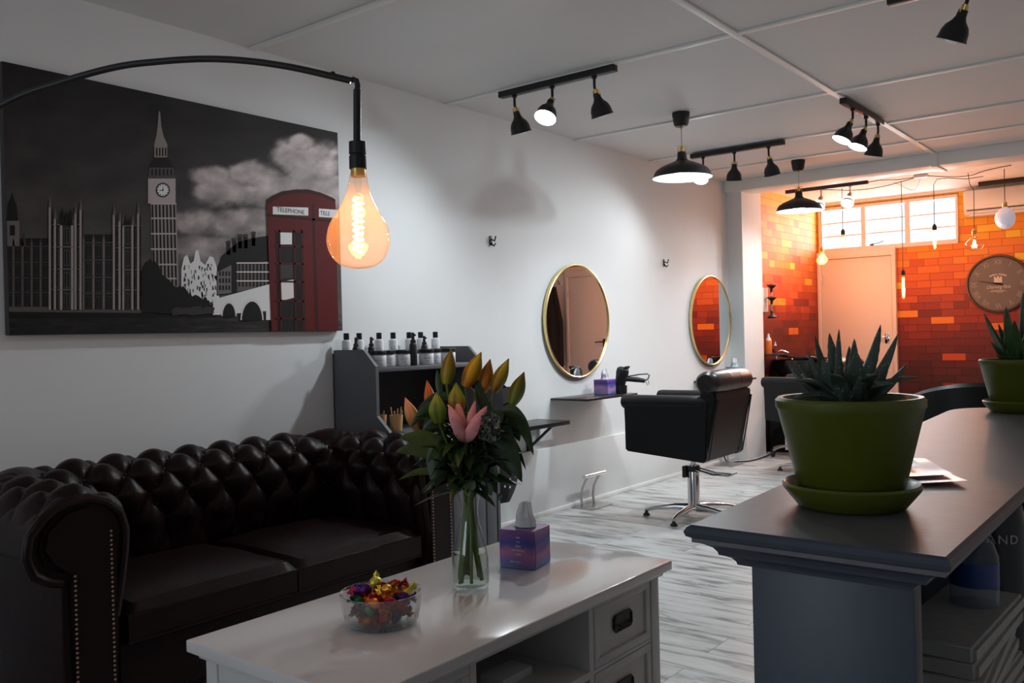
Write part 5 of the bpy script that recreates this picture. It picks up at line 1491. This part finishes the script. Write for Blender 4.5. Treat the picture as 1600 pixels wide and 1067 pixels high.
# loose cables and the white connector on the ceiling
zc_ = ZC - 0.012
def cpt(u, v, z=ZC - 0.03): return on_plane(u, v, 2, z)
t = tag(MB().tube(smooth_path([Vector((1.03, 8.63, ZC - 0.03)), Vector((1.15, 8.64, ZC - 0.022)), Vector((1.30, 8.68, ZC - 0.03)), Vector((1.42, 8.72, ZC - 0.02))]), 0.0035, 6).done('ceiling_cable', M['cable']), 'thin dark cable from the far track light to the white connector', 'cable')
t = tag(MB().tube(smooth_path([Vector((0.62, 8.60, ZC - 0.05)), Vector((0.9, 8.72, ZC - 0.075)), Vector((1.15, 8.75, ZC - 0.065)), Vector((1.42, 8.735, ZC - 0.025))]), 0.0035, 6).done('ceiling_cable', M['cable']), 'lower drooping dark cable below the far track light', 'cable')
t = tag(MB().box(1.42, 1.54, 8.70, 8.76, ZC - 0.03, ZC - 0.0005, 0.006, 3).done('cable_connector', M['white']), 'white cable connector box on the ceiling beyond the beam', 'connector')
t = tag(MB().tube(smooth_path([Vector((1.54, 8.73, ZC - 0.02)), Vector((1.70, 8.85, ZC - 0.035)), Vector((1.85, 8.95, ZC - 0.03)), Vector((1.98, 8.9, ZC - 0.01)), Vector((2.2, 8.8, ZC - 0.006))]), 0.0035, 6).done('ceiling_cable', M['cable']), 'dark cable looping over the clear round bulb on the ceiling', 'cable')
t = tag(MB().tube(smooth_path([Vector((1.47, 8.76, ZC - 0.02)), Vector((1.36, 9.1, ZC - 0.05)), Vector((1.22, 9.45, ZC - 0.03)), Vector((1.18, YH2, ZC - 0.004))]), 0.0022, 6).done('ceiling_cable', M['cable']), 'thin cable from the white connector back to the long tubular bulb', 'cable')

# ================================================================== AIR CONDITIONER, CLOCK
ac = thing('air_conditioner', 'white wall mounted air conditioner above the clock', 'air conditioner', (2.06, YB, 2.30))
prof = [(YB - 0.002, 2.30), (YB - 0.14, 2.30), (YB - 0.19, 2.335), (YB - 0.21, 2.40), (YB - 0.21, 2.52), (YB - 0.19, 2.555), (YB - 0.002, 2.56)]
b = MB(); x0, x1 = 1.62, 2.52
b2 = bmesh.new(); a0 = [b2.verts.new((x0, y, z)) for y, z in prof]; a1 = [b2.verts.new((x1, y, z)) for y, z in prof]
b2.faces.new(a0); b2.faces.new(a1[::-1])
for k in range(len(prof)): b2.faces.new((a0[k], a0[(k + 1) % len(prof)], a1[(k + 1) % len(prof)], a1[k]))
bmesh.ops.bevel(b2, geom=b2.edges[:], offset=0.012, segments=3, affect='EDGES', clamp_overlap=True)
b.merge(b2); b.done('casing', M['ac'], ac)
MB().box(x0 + 0.03, x1 - 0.03, YB - 0.206, YB - 0.19, 2.345, 2.352).done('air_slot', M['ink'], ac)
MB().box(x0 + 0.05, x1 - 0.05, YB - 0.175, YB - 0.15, 2.296, 2.312).done('louvre_flap', M['white'], ac)

ck = thing('wall_clock', 'large round grey wall clock with roman numerals on the brick wall', 'clock', (1.885, YB, 1.32))
KC = Vector((1.885, YB - 0.004, 1.612)); KR = 0.292
mt = Matrix.Translation(KC) @ Matrix.Rotation(PI / 2, 4, 'X')
MB().lathe([(0, 0), (KR * 0.93, 0), (KR * 0.93, 0.018), (0, 0.018)], mt, 72).done('clock_face', M['clockf'], ck)
MB().lathe([(KR * 0.91, 0), (KR, 0), (KR * 1.005, 0.015), (KR * 0.985, 0.032), (KR * 0.945, 0.034), (KR * 0.925, 0.024), (KR * 0.91, 0.022)], mt, 72).done('clock_rim', M['clockr'], ck)
nums = ['XII', 'I', 'II', 'III', 'IIII', 'V', 'VI', 'VII', 'VIII', 'IX', 'X', 'XI']
def ck_m(a, r_, off=0.019):   # text frame on the clock face, facing -y; a clockwise from 12
    px_, pz_ = KC.x + r_ * math.sin(a), KC.z + r_ * math.cos(a)
    ri = Vector((math.cos(a), 0, -math.sin(a))); u_ = Vector((math.sin(a), 0, math.cos(a)))
    n_ = Vector((0, -1, 0))
    return Matrix(((ri.x, u_.x, n_.x, px_), (ri.y, u_.y, n_.y, KC.y - off), (ri.z, u_.z, n_.z, pz_), (0, 0, 0, 1)))
for k, s_ in enumerate(nums): MB().text(s_, 0.075, ck_m(k * PI / 6, KR * 0.74), 0.0006, font_scale=0.8).done('numeral', M['clockn'], ck)

b = MB()
pz = KC.z
def arcband(r0, r1, a0, a1, n=16):
    vs = []; 
    for k in range(n + 1):
        a = a0 + (a1 - a0) * k / n
        vs += [(KC.x + r0 * math.sin(a), KC.y - 0.0195, KC.z + r0 * math.cos(a) * 0.75 + 0.012), (KC.x + r1 * math.sin(a), KC.y - 0.0195, KC.z + r1 * math.cos(a) * 0.75 + 0.012)]
    b._new(vs, [(2 * k, 2 * k + 1, 2 * k + 3, 2 * k + 2) for k in range(n)])
arcband(0.105, 0.120, -0.72, -0.05); arcband(0.105, 0.120, 0.05, 0.72)
def cbx(x0, x1, z0, z1): b.box(KC.x + x0, KC.x + x1, KC.y - 0.0205, KC.y - 0.019, KC.z + z0, KC.z + z1)
cbx(-0.036, 0.036, 0.012, 0.060); cbx(-0.036, -0.020, 0.060, 0.074); cbx(-0.008, 0.008, 0.060, 0.080); cbx(0.020, 0.036, 0.060, 0.074)
b.text('Charming Paris', 0.048, ck_m(0, 0.0) @ Matrix.Translation((0, -0.032, 0)), 0.0006, shear=0.5, font_scale=0.72)
cbx(-0.06, 0.05, -0.066, -0.063); cbx(-0.075, 0.072, -0.077, -0.073); cbx(-0.02, 0.04, -0.087, -0.084)
b.done('clock_lettering', M['clockw'], ck)
b = MB(); b.text('COMPANY HOUSE', 0.014, ck_m(0, 0.0, 0.021) @ Matrix.Translation((0, 0.100, 0)), 0.0004); b.done('banner_print', M['clockf'], ck)
def hand(a, ln, w_, nm):
    b = MB(); d = Vector((math.sin(a), 0, math.cos(a))); s_ = Vector((d.z, 0, -d.x)); o_ = KC + Vector((0, -0.026, 0))
    q = [o_ - d * 0.04 - s_ * w_, o_ - d * 0.04 + s_ * w_, o_ + d * ln * 0.7 + s_ * w_ * 0.8, o_ + d * ln, o_ + d * ln * 0.7 - s_ * w_ * 0.8]
    vs = q + [p + Vector((0, 0.002, 0)) for p in q]
    b._new(vs, [(0, 1, 2, 3, 4), (9, 8, 7, 6, 5)] + [(k, (k + 1) % 5, 5 + (k + 1) % 5, 5 + k) for k in range(5)], None, False)
    b.done(nm, M['ink'], ck)
hand(math.radians(-79), 0.20, 0.006, 'minute_hand'); hand(math.radians(100), 0.055, 0.008, 'hour_hand')

# ================================================================== BACK CORNER: BASIN, BRUSHES, STOOL
bs = thing('backwash_basin', 'black backwash basin unit in the corner behind the pier', 'basin', (0.42, 8.75, 0))
b = MB()
poly = [(0.10, 0.0), (0.42, 0.0), (0.42, 0.45), (0.50, 0.72), (0.10, 0.72)]
b.prism(poly, 8.45, 9.05, 'y'); b.done('pedestal', M['cloth'], bs)
b = MB(); seg = 40; rows_ = []
for i, (sc1, z) in enumerate(((0.55, 0.70), (0.85, 0.74), (1.0, 0.84), (1.03, 0.905), (1.0, 0.915), (0.93, 0.905), (0.82, 0.80), (0.3, 0.76), (0.0, 0.755))):
    row = []
    for k in range(seg + 1):
        a = 2 * PI * k / seg; cx2 = abs(math.cos(a)) ** 0.6 * (1 if math.cos(a) > 0 else -1); sy = abs(math.sin(a)) ** 0.6 * (1 if math.sin(a) > 0 else -1)
        row.append(Vector((0.38 + 0.29 * sc1 * cx2, 8.75 + 0.30 * sc1 * sy, z)))
    rows_.append(row)
b.grid(rows_); b.done('bowl', M['basin'], bs)
b = MB(); b.tube([(0.16, 8.52, 0.90), (0.16, 8.52, 0.98), (0.20, 8.55, 1.0), (0.26, 8.58, 0.97)], 0.012); b.done('tap', M['chrome'], bs)
b = MB(); b.tube([(0.62, 8.50, 0.90), (0.55, 8.45, 0.93), (0.40, 8.44, 0.93), (0.20, 8.45, 0.96), (0.12, 8.47, 1.03)], 0.014); b.done('basin_edge', M['basin'], bs)
def pump(loc, c_, label, h=0.20, r_=0.032):
    t = thing('product_bottle', label, 'bottle', loc)
    MB().lathe([(0, 0), (r_, 0), (r_, h * 0.62), (r_ * 0.7, h * 0.72), (0, h * 0.72)], seg=20, center=loc).done('bottle_body', c_, t)
    MB().lathe([(0, h * 0.72), (r_ * 0.98, h * 0.60), (r_ * 0.75, h * 0.74), (r_ * 0.35, h * 0.84), (r_ * 0.35, h * 0.96), (0, h)], seg=20, center=loc).done('bottle_top', M['white'], t)
sh_ = tag(MB().box(0.082, 0.30, 8.26, 8.46, 0.955, 0.97, 0.002).done('corner_shelf', M['black']), 'small black shelf behind the pier under the orange bottle', 'shelf')
pump(Vector((0.145, 8.36, 0.9705)), M['orange'], 'orange bottle with white top on the corner shelf behind the pier')
pump(Vector((0.205, 8.38, 0.9705)), mat('dark_red_tube', (0.16, 0.01, 0.03), 0.4), 'small dark red tube beside the orange bottle', 0.12, 0.014)
t = thing('tool_rack', 'wall rack of black hairdressing brushes on the brick wall behind the pier', 'rack', (0.15, 8.4, 1.35))
MB().box(0.081, 0.12, 8.28, 8.44, 1.38, 1.62, 0.006).done('rack_body', M['white'], t)
for (z, s_) in ((1.61, 1), (1.49, 1), (1.36, -1)):
    b = MB(); q = Vector((0.17, 8.40, z)); b.lathe([(0, -0.045), (0.010, -0.045), (0.014, 0.0), (0.046, 0.03), (0.048, 0.036), (0, 0.045)], Matrix.Translation(q) @ frame_to((0.1, -0.1, s_)), 20)
    b.done('black_brush', M['blackmat'], t)
    MB().cyl(q + Vector((0, 0, -0.08 * s_)), q + Vector((0, 0, -0.03 * s_)), 0.007).done('brush_handle', M['steel'], t)
t = thing('rolling_stool', 'low stool with black castors behind the far styling chair', 'stool', (0.42, 8.35, 0))
MB().lathe([(0, 0.38), (0.16, 0.38), (0.17, 0.40), (0.16, 0.43), (0, 0.44)], seg=28, center=(0.36, 8.22, 0)).done('seat', M['cloth'], t)
MB().cyl((0.36, 8.22, 0.06), (0.36, 8.22, 0.38), 0.018).done('post', M['chrome'], t)
for k in range(5):
    a = k * 2 * PI / 5 + 0.35; d = Vector((math.cos(a), math.sin(a), 0))
    lg = MB().tube([Vector((0.36, 8.22, 0.10)), Vector((0.36, 8.22, 0.085)) + d * 0.10, Vector((0.36, 8.22, 0.065)) + d * 0.15], 0.012).done('leg', M['steel'], t)
    p = Vector((0.36, 8.22, 0)) + d * 0.155
    MB().cyl(p + Vector((-0.012, 0.0, 0.028)), p + Vector((0.012, 0, 0.028)), 0.027).done('castor', M['blackmat'], lg)
b = MB(); b.tube(smooth_path([Vector((0.035, 7.50, 0.20)), Vector((0.045, 7.55, 0.02)), Vector((0.15, 7.62, 0.008)), Vector((0.22, 7.75, 0.008)), Vector((0.22, 8.0, 0.008)), Vector((0.20, 8.22, 0.008))]), 0.006, 6)
tag(b.done('floor_cable', M['cable']), 'dark cable trailing on the floor along the foot of the pier', 'cable')

# robes hanging on the cream panelling (seen in the nearer mirror)
hk = thing('coat_hooks', 'row of dark coat hooks on the cream panelling beside the second door', 'coat hooks', (3.62, YB - 0.02, 1.88))
MB().box(3.45, 3.95, YB - 0.035, YB - 0.021, 1.88, 1.93, 0.003).done('hook_rail', M['door'], hk)
for x in (3.50, 3.62, 3.74, 3.86):
    MB().tube([(x, YB - 0.034, 1.91), (x, YB - 0.075, 1.90), (x - 0.01, YB - 0.09, 1.95)], 0.005, 8).done('hook', M['bronze'], hk)
for (xc, w_, label) in ((3.545, 0.135, 'black salon cape hanging on the hooks nearest the second door'), (3.88, 0.12, 'wide black salon cape hanging on the farther coat hooks')):
    b = MB(); rows_ = []
    for i in range(24):
        t_ = i / 23; z = 1.86 - 1.08 * t_; row = []
        ww = w_ * (0.45 + 0.75 * min(1, t_ * 2.2)); dp = 0.05 + 0.03 * t_
        for k in range(41):
            a = 2 * PI * k / 40
            row.append(Vector((xc + ww * math.cos(a) * (1 + 0.05 * math.sin(9 * a)), YB - 0.17 + dp * math.sin(a) * (1 + 0.25 * math.sin(7 * a + 2 * t_)), z + 0.02 * math.sin(5 * a) * t_)))
        rows_.append(row)
    b.grid(rows_); b._new([rows_[0][k] for k in range(40)], [tuple(range(40))])
    tag(b.done('salon_cape', M['cloth']), label, 'cape', 'capes on the coat hooks')

# ================================================================== RECEPTION BAR
bar = thing('reception_bar', 'slate grey reception bar with moulded top and shelves, near the camera', 'counter', (3.19, 1.77, 0))
ZB = 0.99
cor = [Vector((3.068, 0.908)), Vector((2.998, 2.62)), Vector((3.345, 2.64)), Vector((3.342, 0.906))]
_c = cor; cor = [_c[0]]
p_, a_, c_2 = _c[1], (_c[0] - _c[1]).normalized(), (_c[2] - _c[1]).normalized()
for q in range(11):     # the far corner on the salon side is rounded
    t_ = q / 10; r_ = 0.16
    cor.append((p_ + a_ * r_) * (1 - t_) ** 2 + p_ * 2 * t_ * (1 - t_) + (p_ + c_2 * r_) * t_ ** 2)
cor += [_c[2], _c[3]]
NC = len(cor)
def ring(inset, z):
    out = []
    for i in range(NC):
        p, a, c = cor[i], cor[i - 1], cor[(i + 1) % NC]
        e1 = (p - a).normalized(); e2 = (c - p).normalized()
        n1, n2 = Vector((e1.y, -e1.x)), Vector((e2.y, -e2.x))
        n_ = (n1 + n2).normalized(); m_ = max(0.4, n_.dot(n1))
        out.append(Vector((*(p + n_ * inset / m_), z)))
    return out
prof = [(0.004, ZB), (0.0, ZB - 0.003), (-0.003, ZB - 0.010), (-0.001, ZB - 0.017), (0.005, ZB - 0.021), (0.008, ZB - 0.024), (0.008, ZB - 0.028), (0.014, ZB - 0.031), (0.022, ZB - 0.037), (0.026, ZB - 0.044), (0.027, ZB - 0.049), (0.032, ZB - 0.051), (0.038, ZB - 0.055), (0.042, ZB - 0.061), (0.043, ZB - 0.066)]
prof = [(i_, ZB - (ZB - z) * 0.74) for i_, z in prof]
b = MB()
rr_ = [ring(i_, z) for i_, z in prof]
for i in range(NC):
    j = (i + 1) % NC
    for k in range(len(prof) - 1):
        vs, fs = b._new([rr_[k][i], rr_[k][j], rr_[k + 1][j], rr_[k + 1][i]], [(0, 1, 2, 3)], None, False)
b._new([tuple(v) for v in rr_[-1]], [tuple(range(NC))], None, False)
b.done('moulding', M['barside'], bar)
b = MB(); b._new([tuple(v) for v in ring(0.004, ZB)], [tuple(range(NC))], None, False)
b._new([tuple(v) for v in ring(0.004, ZB - 0.02)], [tuple(range(NC))], None, False)
r0_, r1_ = ring(0.004, ZB), ring(0.004, ZB - 0.02)
for i in range(NC): b._new([r0_[i], r0_[(i + 1) % NC], r1_[(i + 1) % NC], r1_[i]], [(0, 1, 2, 3)], None, False)
b.done('bar_top', M['bartop'], bar)
MB().box(3.124, 3.298, 0.955, 0.985, 0, ZB - 0.045, 0.002).done('end_panel', M['barside'], bar)
MB().box(3.095, 3.285, 2.55, 2.58, 0, ZB - 0.045, 0.002).done('end_panel', M['barside'], bar)
b = MB(); b.prism([(3.124, 0.985), (3.085, 2.55), (3.105, 2.55), (3.144, 0.985)], 0, ZB - 0.045, 'z'); b.done('front_panel', M['barside'], bar)
for z in (0.06, 0.40, 0.765): 
    if z < 0.7: MB().box(3.125, 3.29, 0.985, 2.55, z, z + 0.018).done('inner_shelf', M['darkwood'], bar)
MB().box(3.125, 3.29, 0.985, 2.55, 0.532, 0.550).done('inner_shelf', M['darkwood'], bar)
# items on the upper inner shelf
def plastic_bottle(loc, h, r_, label, m_body, dark=False):
    t = thing('plastic_bottle', label, 'bottle', loc)
    MB().lathe([(0, 0), (r_, 0), (r_, h * 0.62), (r_ * 0.80, h * 0.78), (r_ * 0.35, h * 0.90), (r_ * 0.35, h), (0, h)], seg=28, center=loc).done('bottle_body', m_body, t)
    if not dark:
        MB().lathe([(r_ * 1.01, h * 0.25), (r_ * 1.01, h * 0.55)], seg=28, center=loc).done('bottle_label', M['blue'], t)
    return t
plastic_bottle(Vector((3.235, 1.57, 0.7625)), 0.125, 0.036, 'clear plastic bottle with blue label standing on the paper pads inside the bar', M['plastic'])
tl = thing('dark_canister', 'tall dark canister lettered LAND on the shelf inside the bar', 'canister', (3.23, 1.79, 0.5505))
MB().lathe([(0, 0), (0.048, 0), (0.048, 0.30), (0.042, 0.335), (0.02, 0.35), (0, 0.352)], seg=36, center=(3.23, 1.79, 0.5505)).done('canister_body', mat('dark_canister', (0.02, 0.022, 0.03), 0.3), tl)
b = MB()
for k, s_ in enumerate('LAND'):
    a = math.radians(-112 + k * 22); c_ = Vector((3.23 + 0.0485 * math.cos(a), 1.79 + 0.0485 * math.sin(a), 0.83))
    tx_ = Vector((-math.sin(a), math.cos(a), 0)); n_ = Vector((math.cos(a), math.sin(a), 0))
    b.text(s_, 0.022, Matrix(((tx_.x, 0, n_.x, c_.x), (tx_.y, 0, n_.y, c_.y), (0, 1, 0, c_.z), (0, 0, 0, 1))), 0.0004)
b.done('canister_lettering', mat('pale_lettering', (0.5, 0.45, 0.5), 0.5), tl)
for k in range(9):
    z = 0.551 + k * 0.0235; rnd_ = random.Random(k)
    mt_ = Matrix.Translation((3.225, 1.51, z)) @ Matrix.Rotation(rnd_.uniform(-0.08, 0.08), 4, 'Z')
    b = MB(); b.box(-0.058, 0.055, -0.16, 0.16, 0, 0.022, 0.002, 1, mtx=mt_)
    b.box(-0.05, 0.060, -0.155, 0.155, 0.004, 0.018, 0, mtx=mt_)
    tag(b.done('paper_pad', M['pages']), ('lowest', 'second lowest', 'third lowest', 'fourth lowest', 'middle', 'fourth from top', 'third from top', 'second from top', 'topmost')[k] + ' grey paper pad of the stack on the shelf inside the bar', 'paper pad', 'stack of paper pads inside the bar')
tag(MB().box(3.15, 3.27, 1.95, 2.40, 0.551, 0.80, 0.01, 2).done('storage_box', M['darkwood']), 'dark storage box on the upper shelf inside the bar', 'box')

# ------------------------------------------------------------------ potted aloes
def pot_plant(C0, k, label, m_leaf, tips, seed, n_extra=11):
    """Tapered glazed pot in its saucer with a rosette of toothed leaves."""
    t = thing('potted_aloe', label, 'potted plant', C0)
    b = MB(); R_ = 0.0865 * k
    b.lathe([(0, 0.012 * k), (0.058 * k, 0.012 * k), (0.060 * k, 0.014 * k), (R_ - 0.001, 0.120 * k), (R_ + 0.001, 0.1225 * k), (R_ + 0.0012, 0.131 * k), (R_ - 0.002, 0.1345 * k), (R_ - 0.008 * k, 0.134 * k), (R_ - 0.010 * k, 0.128 * k), (R_ - 0.014 * k, 0.105 * k), (0, 0.104 * k)], seg=72, center=C0)
    b.done('pot', M['pot'], t)
    b = MB(); b.lathe([(0, 0), (0.060 * k, 0), (0.064 * k, 0.002), (0.080 * k, 0.022 * k), (0.0815 * k, 0.027 * k), (0.079 * k, 0.030 * k), (0.075 * k, 0.0275 * k), (0.066 * k, 0.012 * k), (0.058 * k, 0.0115 * k), (0, 0.0115 * k)], seg=72, center=C0)
    b.done('saucer', M['pot'], t)
    b = MB(); b.lathe([(0, 0.124 * k), (0.04 * k, 0.123 * k), (R_ - 0.0105 * k, 0.120 * k)], seg=40, center=C0); b.done('soil', M['soil'], t)
    B0 = C0 + Vector((0, 0, 0.127 * k)); fol = MB()
    def aleaf(tip, w_, sag):
        d = tip - B0; hd = Vector((d.x, d.y, 0)); az = hd.normalized() if hd.length > 1e-4 else Vector((1, 0, 0))
        st = B0 + az * 0.012 * k; en = tip
        sidev = Vector((-az.y, az.x, 0)); rows_ = []
        n_ = 16
        for i in range(n_ + 1):
            q = i / n_
            c = st.lerp(en, q) + Vector((0, 0, -sag * math.sin(PI * q)))
            c += az * (sag * 0.6 * math.sin(PI * q))
            tang = (en - st).normalized(); nrm = sidev.cross(tang).normalized()
            wv = w_ * 1.35 * (1 - q) ** 0.75 * (0.75 + 0.5 * q) if q < 1 else 0.0002
            tooth = (1 + 0.10 * (i % 2))
            th = wv * 0.45
            row = []
            for a in range(12):
                an = 2 * PI * a / 12
                x_ = math.cos(an) * wv * (tooth if abs(math.cos(an)) > 0.9 else 1); y_ = math.sin(an) * th
                y_ += 0.35 * wv * (math.cos(an) ** 2)      # channelled upper side
                row.append(c + sidev * x_ - nrm * (-y_))
            row.append(row[0]); rows_.append(row)
        fol.grid(rows_)
    for (tip, w_, sag) in tips:
        low = (tip.z - B0.z) < 0.045 * k
        aleaf(tip, w_ * k, (-0.009 if low else sag * 0.35) * k)
    r_ = random.Random(seed)
    for i in range(n_extra):
        a = r_.uniform(0, 2 * PI); el = r_.uniform(0.35, 0.9); ln = r_.uniform(0.05, 0.075) * k
        aleaf(B0 + Vector((math.cos(a) * math.cos(el), math.sin(a) * math.cos(el), math.sin(el))) * ln, 0.0075 * k, 0.006 * k)
    # white teeth along edges stay in the leaf material
    fol.done('aloe_leaves', m_leaf, t)
    return t
C1 = Vector((3.188, 1.112, ZB + 0.0005)); d1 = (RM @ (C1 - CAM)).z
def T1(u, v, dd, w_, sag): return (at_depth(u, v, d1 + dd), w_, sag)
tips1 = [T1(1273, 523, 0.02, 0.0125, 0.008), T1(1296, 520, 0.05, 0.011, 0.006), T1(1311, 514, 0.01, 0.008, 0.004), T1(1327, 540, 0.06, 0.009, 0.002), T1(1335, 529, 0.03, 0.009, 0.0), T1(1376, 507, 0.03, 0.011, 0.006), T1(1403, 521, 0.0, 0.013, 0.010),
         T1(1418, 567, -0.02, 0.013, 0.014), T1(1437, 589, 0.02, 0.010, 0.012), T1(1262, 549, 0.0, 0.011, 0.010), T1(1231, 568, -0.01, 0.012, 0.014), T1(1240, 594, -0.03, 0.011, 0.010), T1(1238, 622, -0.02, 0.013, 0.004), T1(1338, 549, -0.05, 0.016, 0.006), T1(1246, 566, 0.04, 0.011, 0.01), T1(1365, 542, 0.05, 0.010, 0.0),
         T1(1400, 600, -0.05, 0.014, 0.012), T1(1300, 585, -0.06, 0.013, 0.008), T1(1370, 585, -0.06, 0.014, 0.010), T1(1285, 560, -0.03, 0.013, 0.01)]
pot_plant(C1, 1.0, 'spiky aloe in an olive green pot and saucer on the near end of the bar', M['aloe'], tips1, 3)
C2 = Vector((3.163, 2.50, ZB + 0.0005)); d2 = (RM @ (C2 - CAM)).z
def T2(u, v, dd, w_, sag): return (at_depth(u, v, d2 + dd), w_, sag)
tips2 = [T2(1537, 488, 0.0, 0.016, 0.01), T2(1572, 478, -0.02, 0.017, 0.0), T2(1598, 455, 0.0, 0.018, 0.0), T2(1548, 533, -0.02, 0.012, 0.01), T2(1560, 505, 0.03, 0.015, 0.0), T2(1630, 470, 0.02, 0.017, 0.0), T2(1655, 500, 0.0, 0.016, 0.01), T2(1585, 500, -0.06, 0.016, 0.0), T2(1612, 490, -0.05, 0.015, 0.0), T2(1640, 530, 0.03, 0.014, 0.01)]
pot_plant(C2, 0.98, 'leafy aloe in an olive green pot at the far end of the bar', M['aloe2'], tips2, 9)

# magazine lying on the bar behind the near pot
mg = thing('folded_magazine', 'glossy folded magazine lying on the bar beside the near aloe pot', 'magazine', (3.20, 1.36, ZB))
def sheet(pts, nseg=14, lift=0.01, wav=0.004, z0=ZB + 0.0012, seed=0):
    a, c, d, e_ = [Vector(p) for p in pts]; rows_ = []
    for i in range(nseg + 1):
        u = i / nseg; row = []
        for j in range(nseg + 1):
            v = j / nseg; p = a.lerp(c, u).lerp(e_.lerp(d, u), v)
            z = z0 + lift * (u ** 2) + wav * (0.5 + 0.5 * math.sin(5 * v + seed + 3 * u)) 
            row.append(Vector((p.x, p.y, z)))
        rows_.append(row)
    return rows_
b = MB(); b.grid(sheet([(3.14, 1.22), (3.275, 1.335), (3.20, 1.46), (3.07, 1.38)], lift=0.004, wav=0.002)); b.done('back_cover', M['darkpaper'], mg, recalc=False)
b = MB(); b.grid(sheet([(3.13, 1.26), (3.25, 1.365), (3.18, 1.50), (3.06, 1.42)], lift=0.004, wav=0.002, z0=ZB + 0.005, seed=1)); b.done('page', M['paper'], mg, recalc=False)
b = MB(); b.grid(sheet([(3.12, 1.30), (3.20, 1.40), (3.14, 1.52), (3.05, 1.44)], lift=0.005, wav=0.003, z0=ZB + 0.009, seed=2)); b.done('page', M['paper'], mg, recalc=False)

# ------------------------------------------------------------------ dark rounded salon seats beyond the bar
def tub_chair(loc, rz, label):
    t = thing('tub_chair', label, 'salon chair', loc, rz, world=False, group='dark rounded chairs beyond the bar')
    rows_ = []
    for i in range(41):
        a = math.radians(-25 + 230 * i / 40); row = []
        hz = 0.67 + 0.21 * math.sin(max(0, min(PI, (a)))) ** 0.8
        for (r_, z) in ((0.30, 0.30), (0.34, 0.45), (0.36, hz - 0.05), (0.375, hz - 0.01), (0.395, hz), (0.415, hz - 0.02), (0.42, hz - 0.07), (0.40, 0.45), (0.36, 0.22), (0.30, 0.20)):
            row.append(Vector((r_ * math.cos(a), r_ * math.sin(a), z)))
        rows_.append(row)
    b = MB(); b.grid(rows_)
    for R2 in (rows_[0], rows_[-1]): b._new(R2, [tuple(range(len(R2)))])
    b.done('curved_back', M['chairleather'], t)
    MB().lathe([(0, 0.22), (0.30, 0.22), (0.32, 0.26), (0.32, 0.42), (0.29, 0.46), (0, 0.47)], seg=40).done('seat', M['chairleather'], t)
    MB().lathe([(0, 0.001), (0.22, 0.001), (0.22, 0.015), (0.04, 0.03), (0.03, 0.22), (0, 0.22)], seg=40).done('pedestal', M['chrome'], t)
    return t
tc0 = tub_chair((2.38, 5.9, 0), math.radians(200), 'dark rounded tub chair seen just over the far end of the bar, nearer the door')
dup(tc0, (3.22, 5.3, 0), math.radians(170), 'dark rounded tub chair behind the far potted aloe')
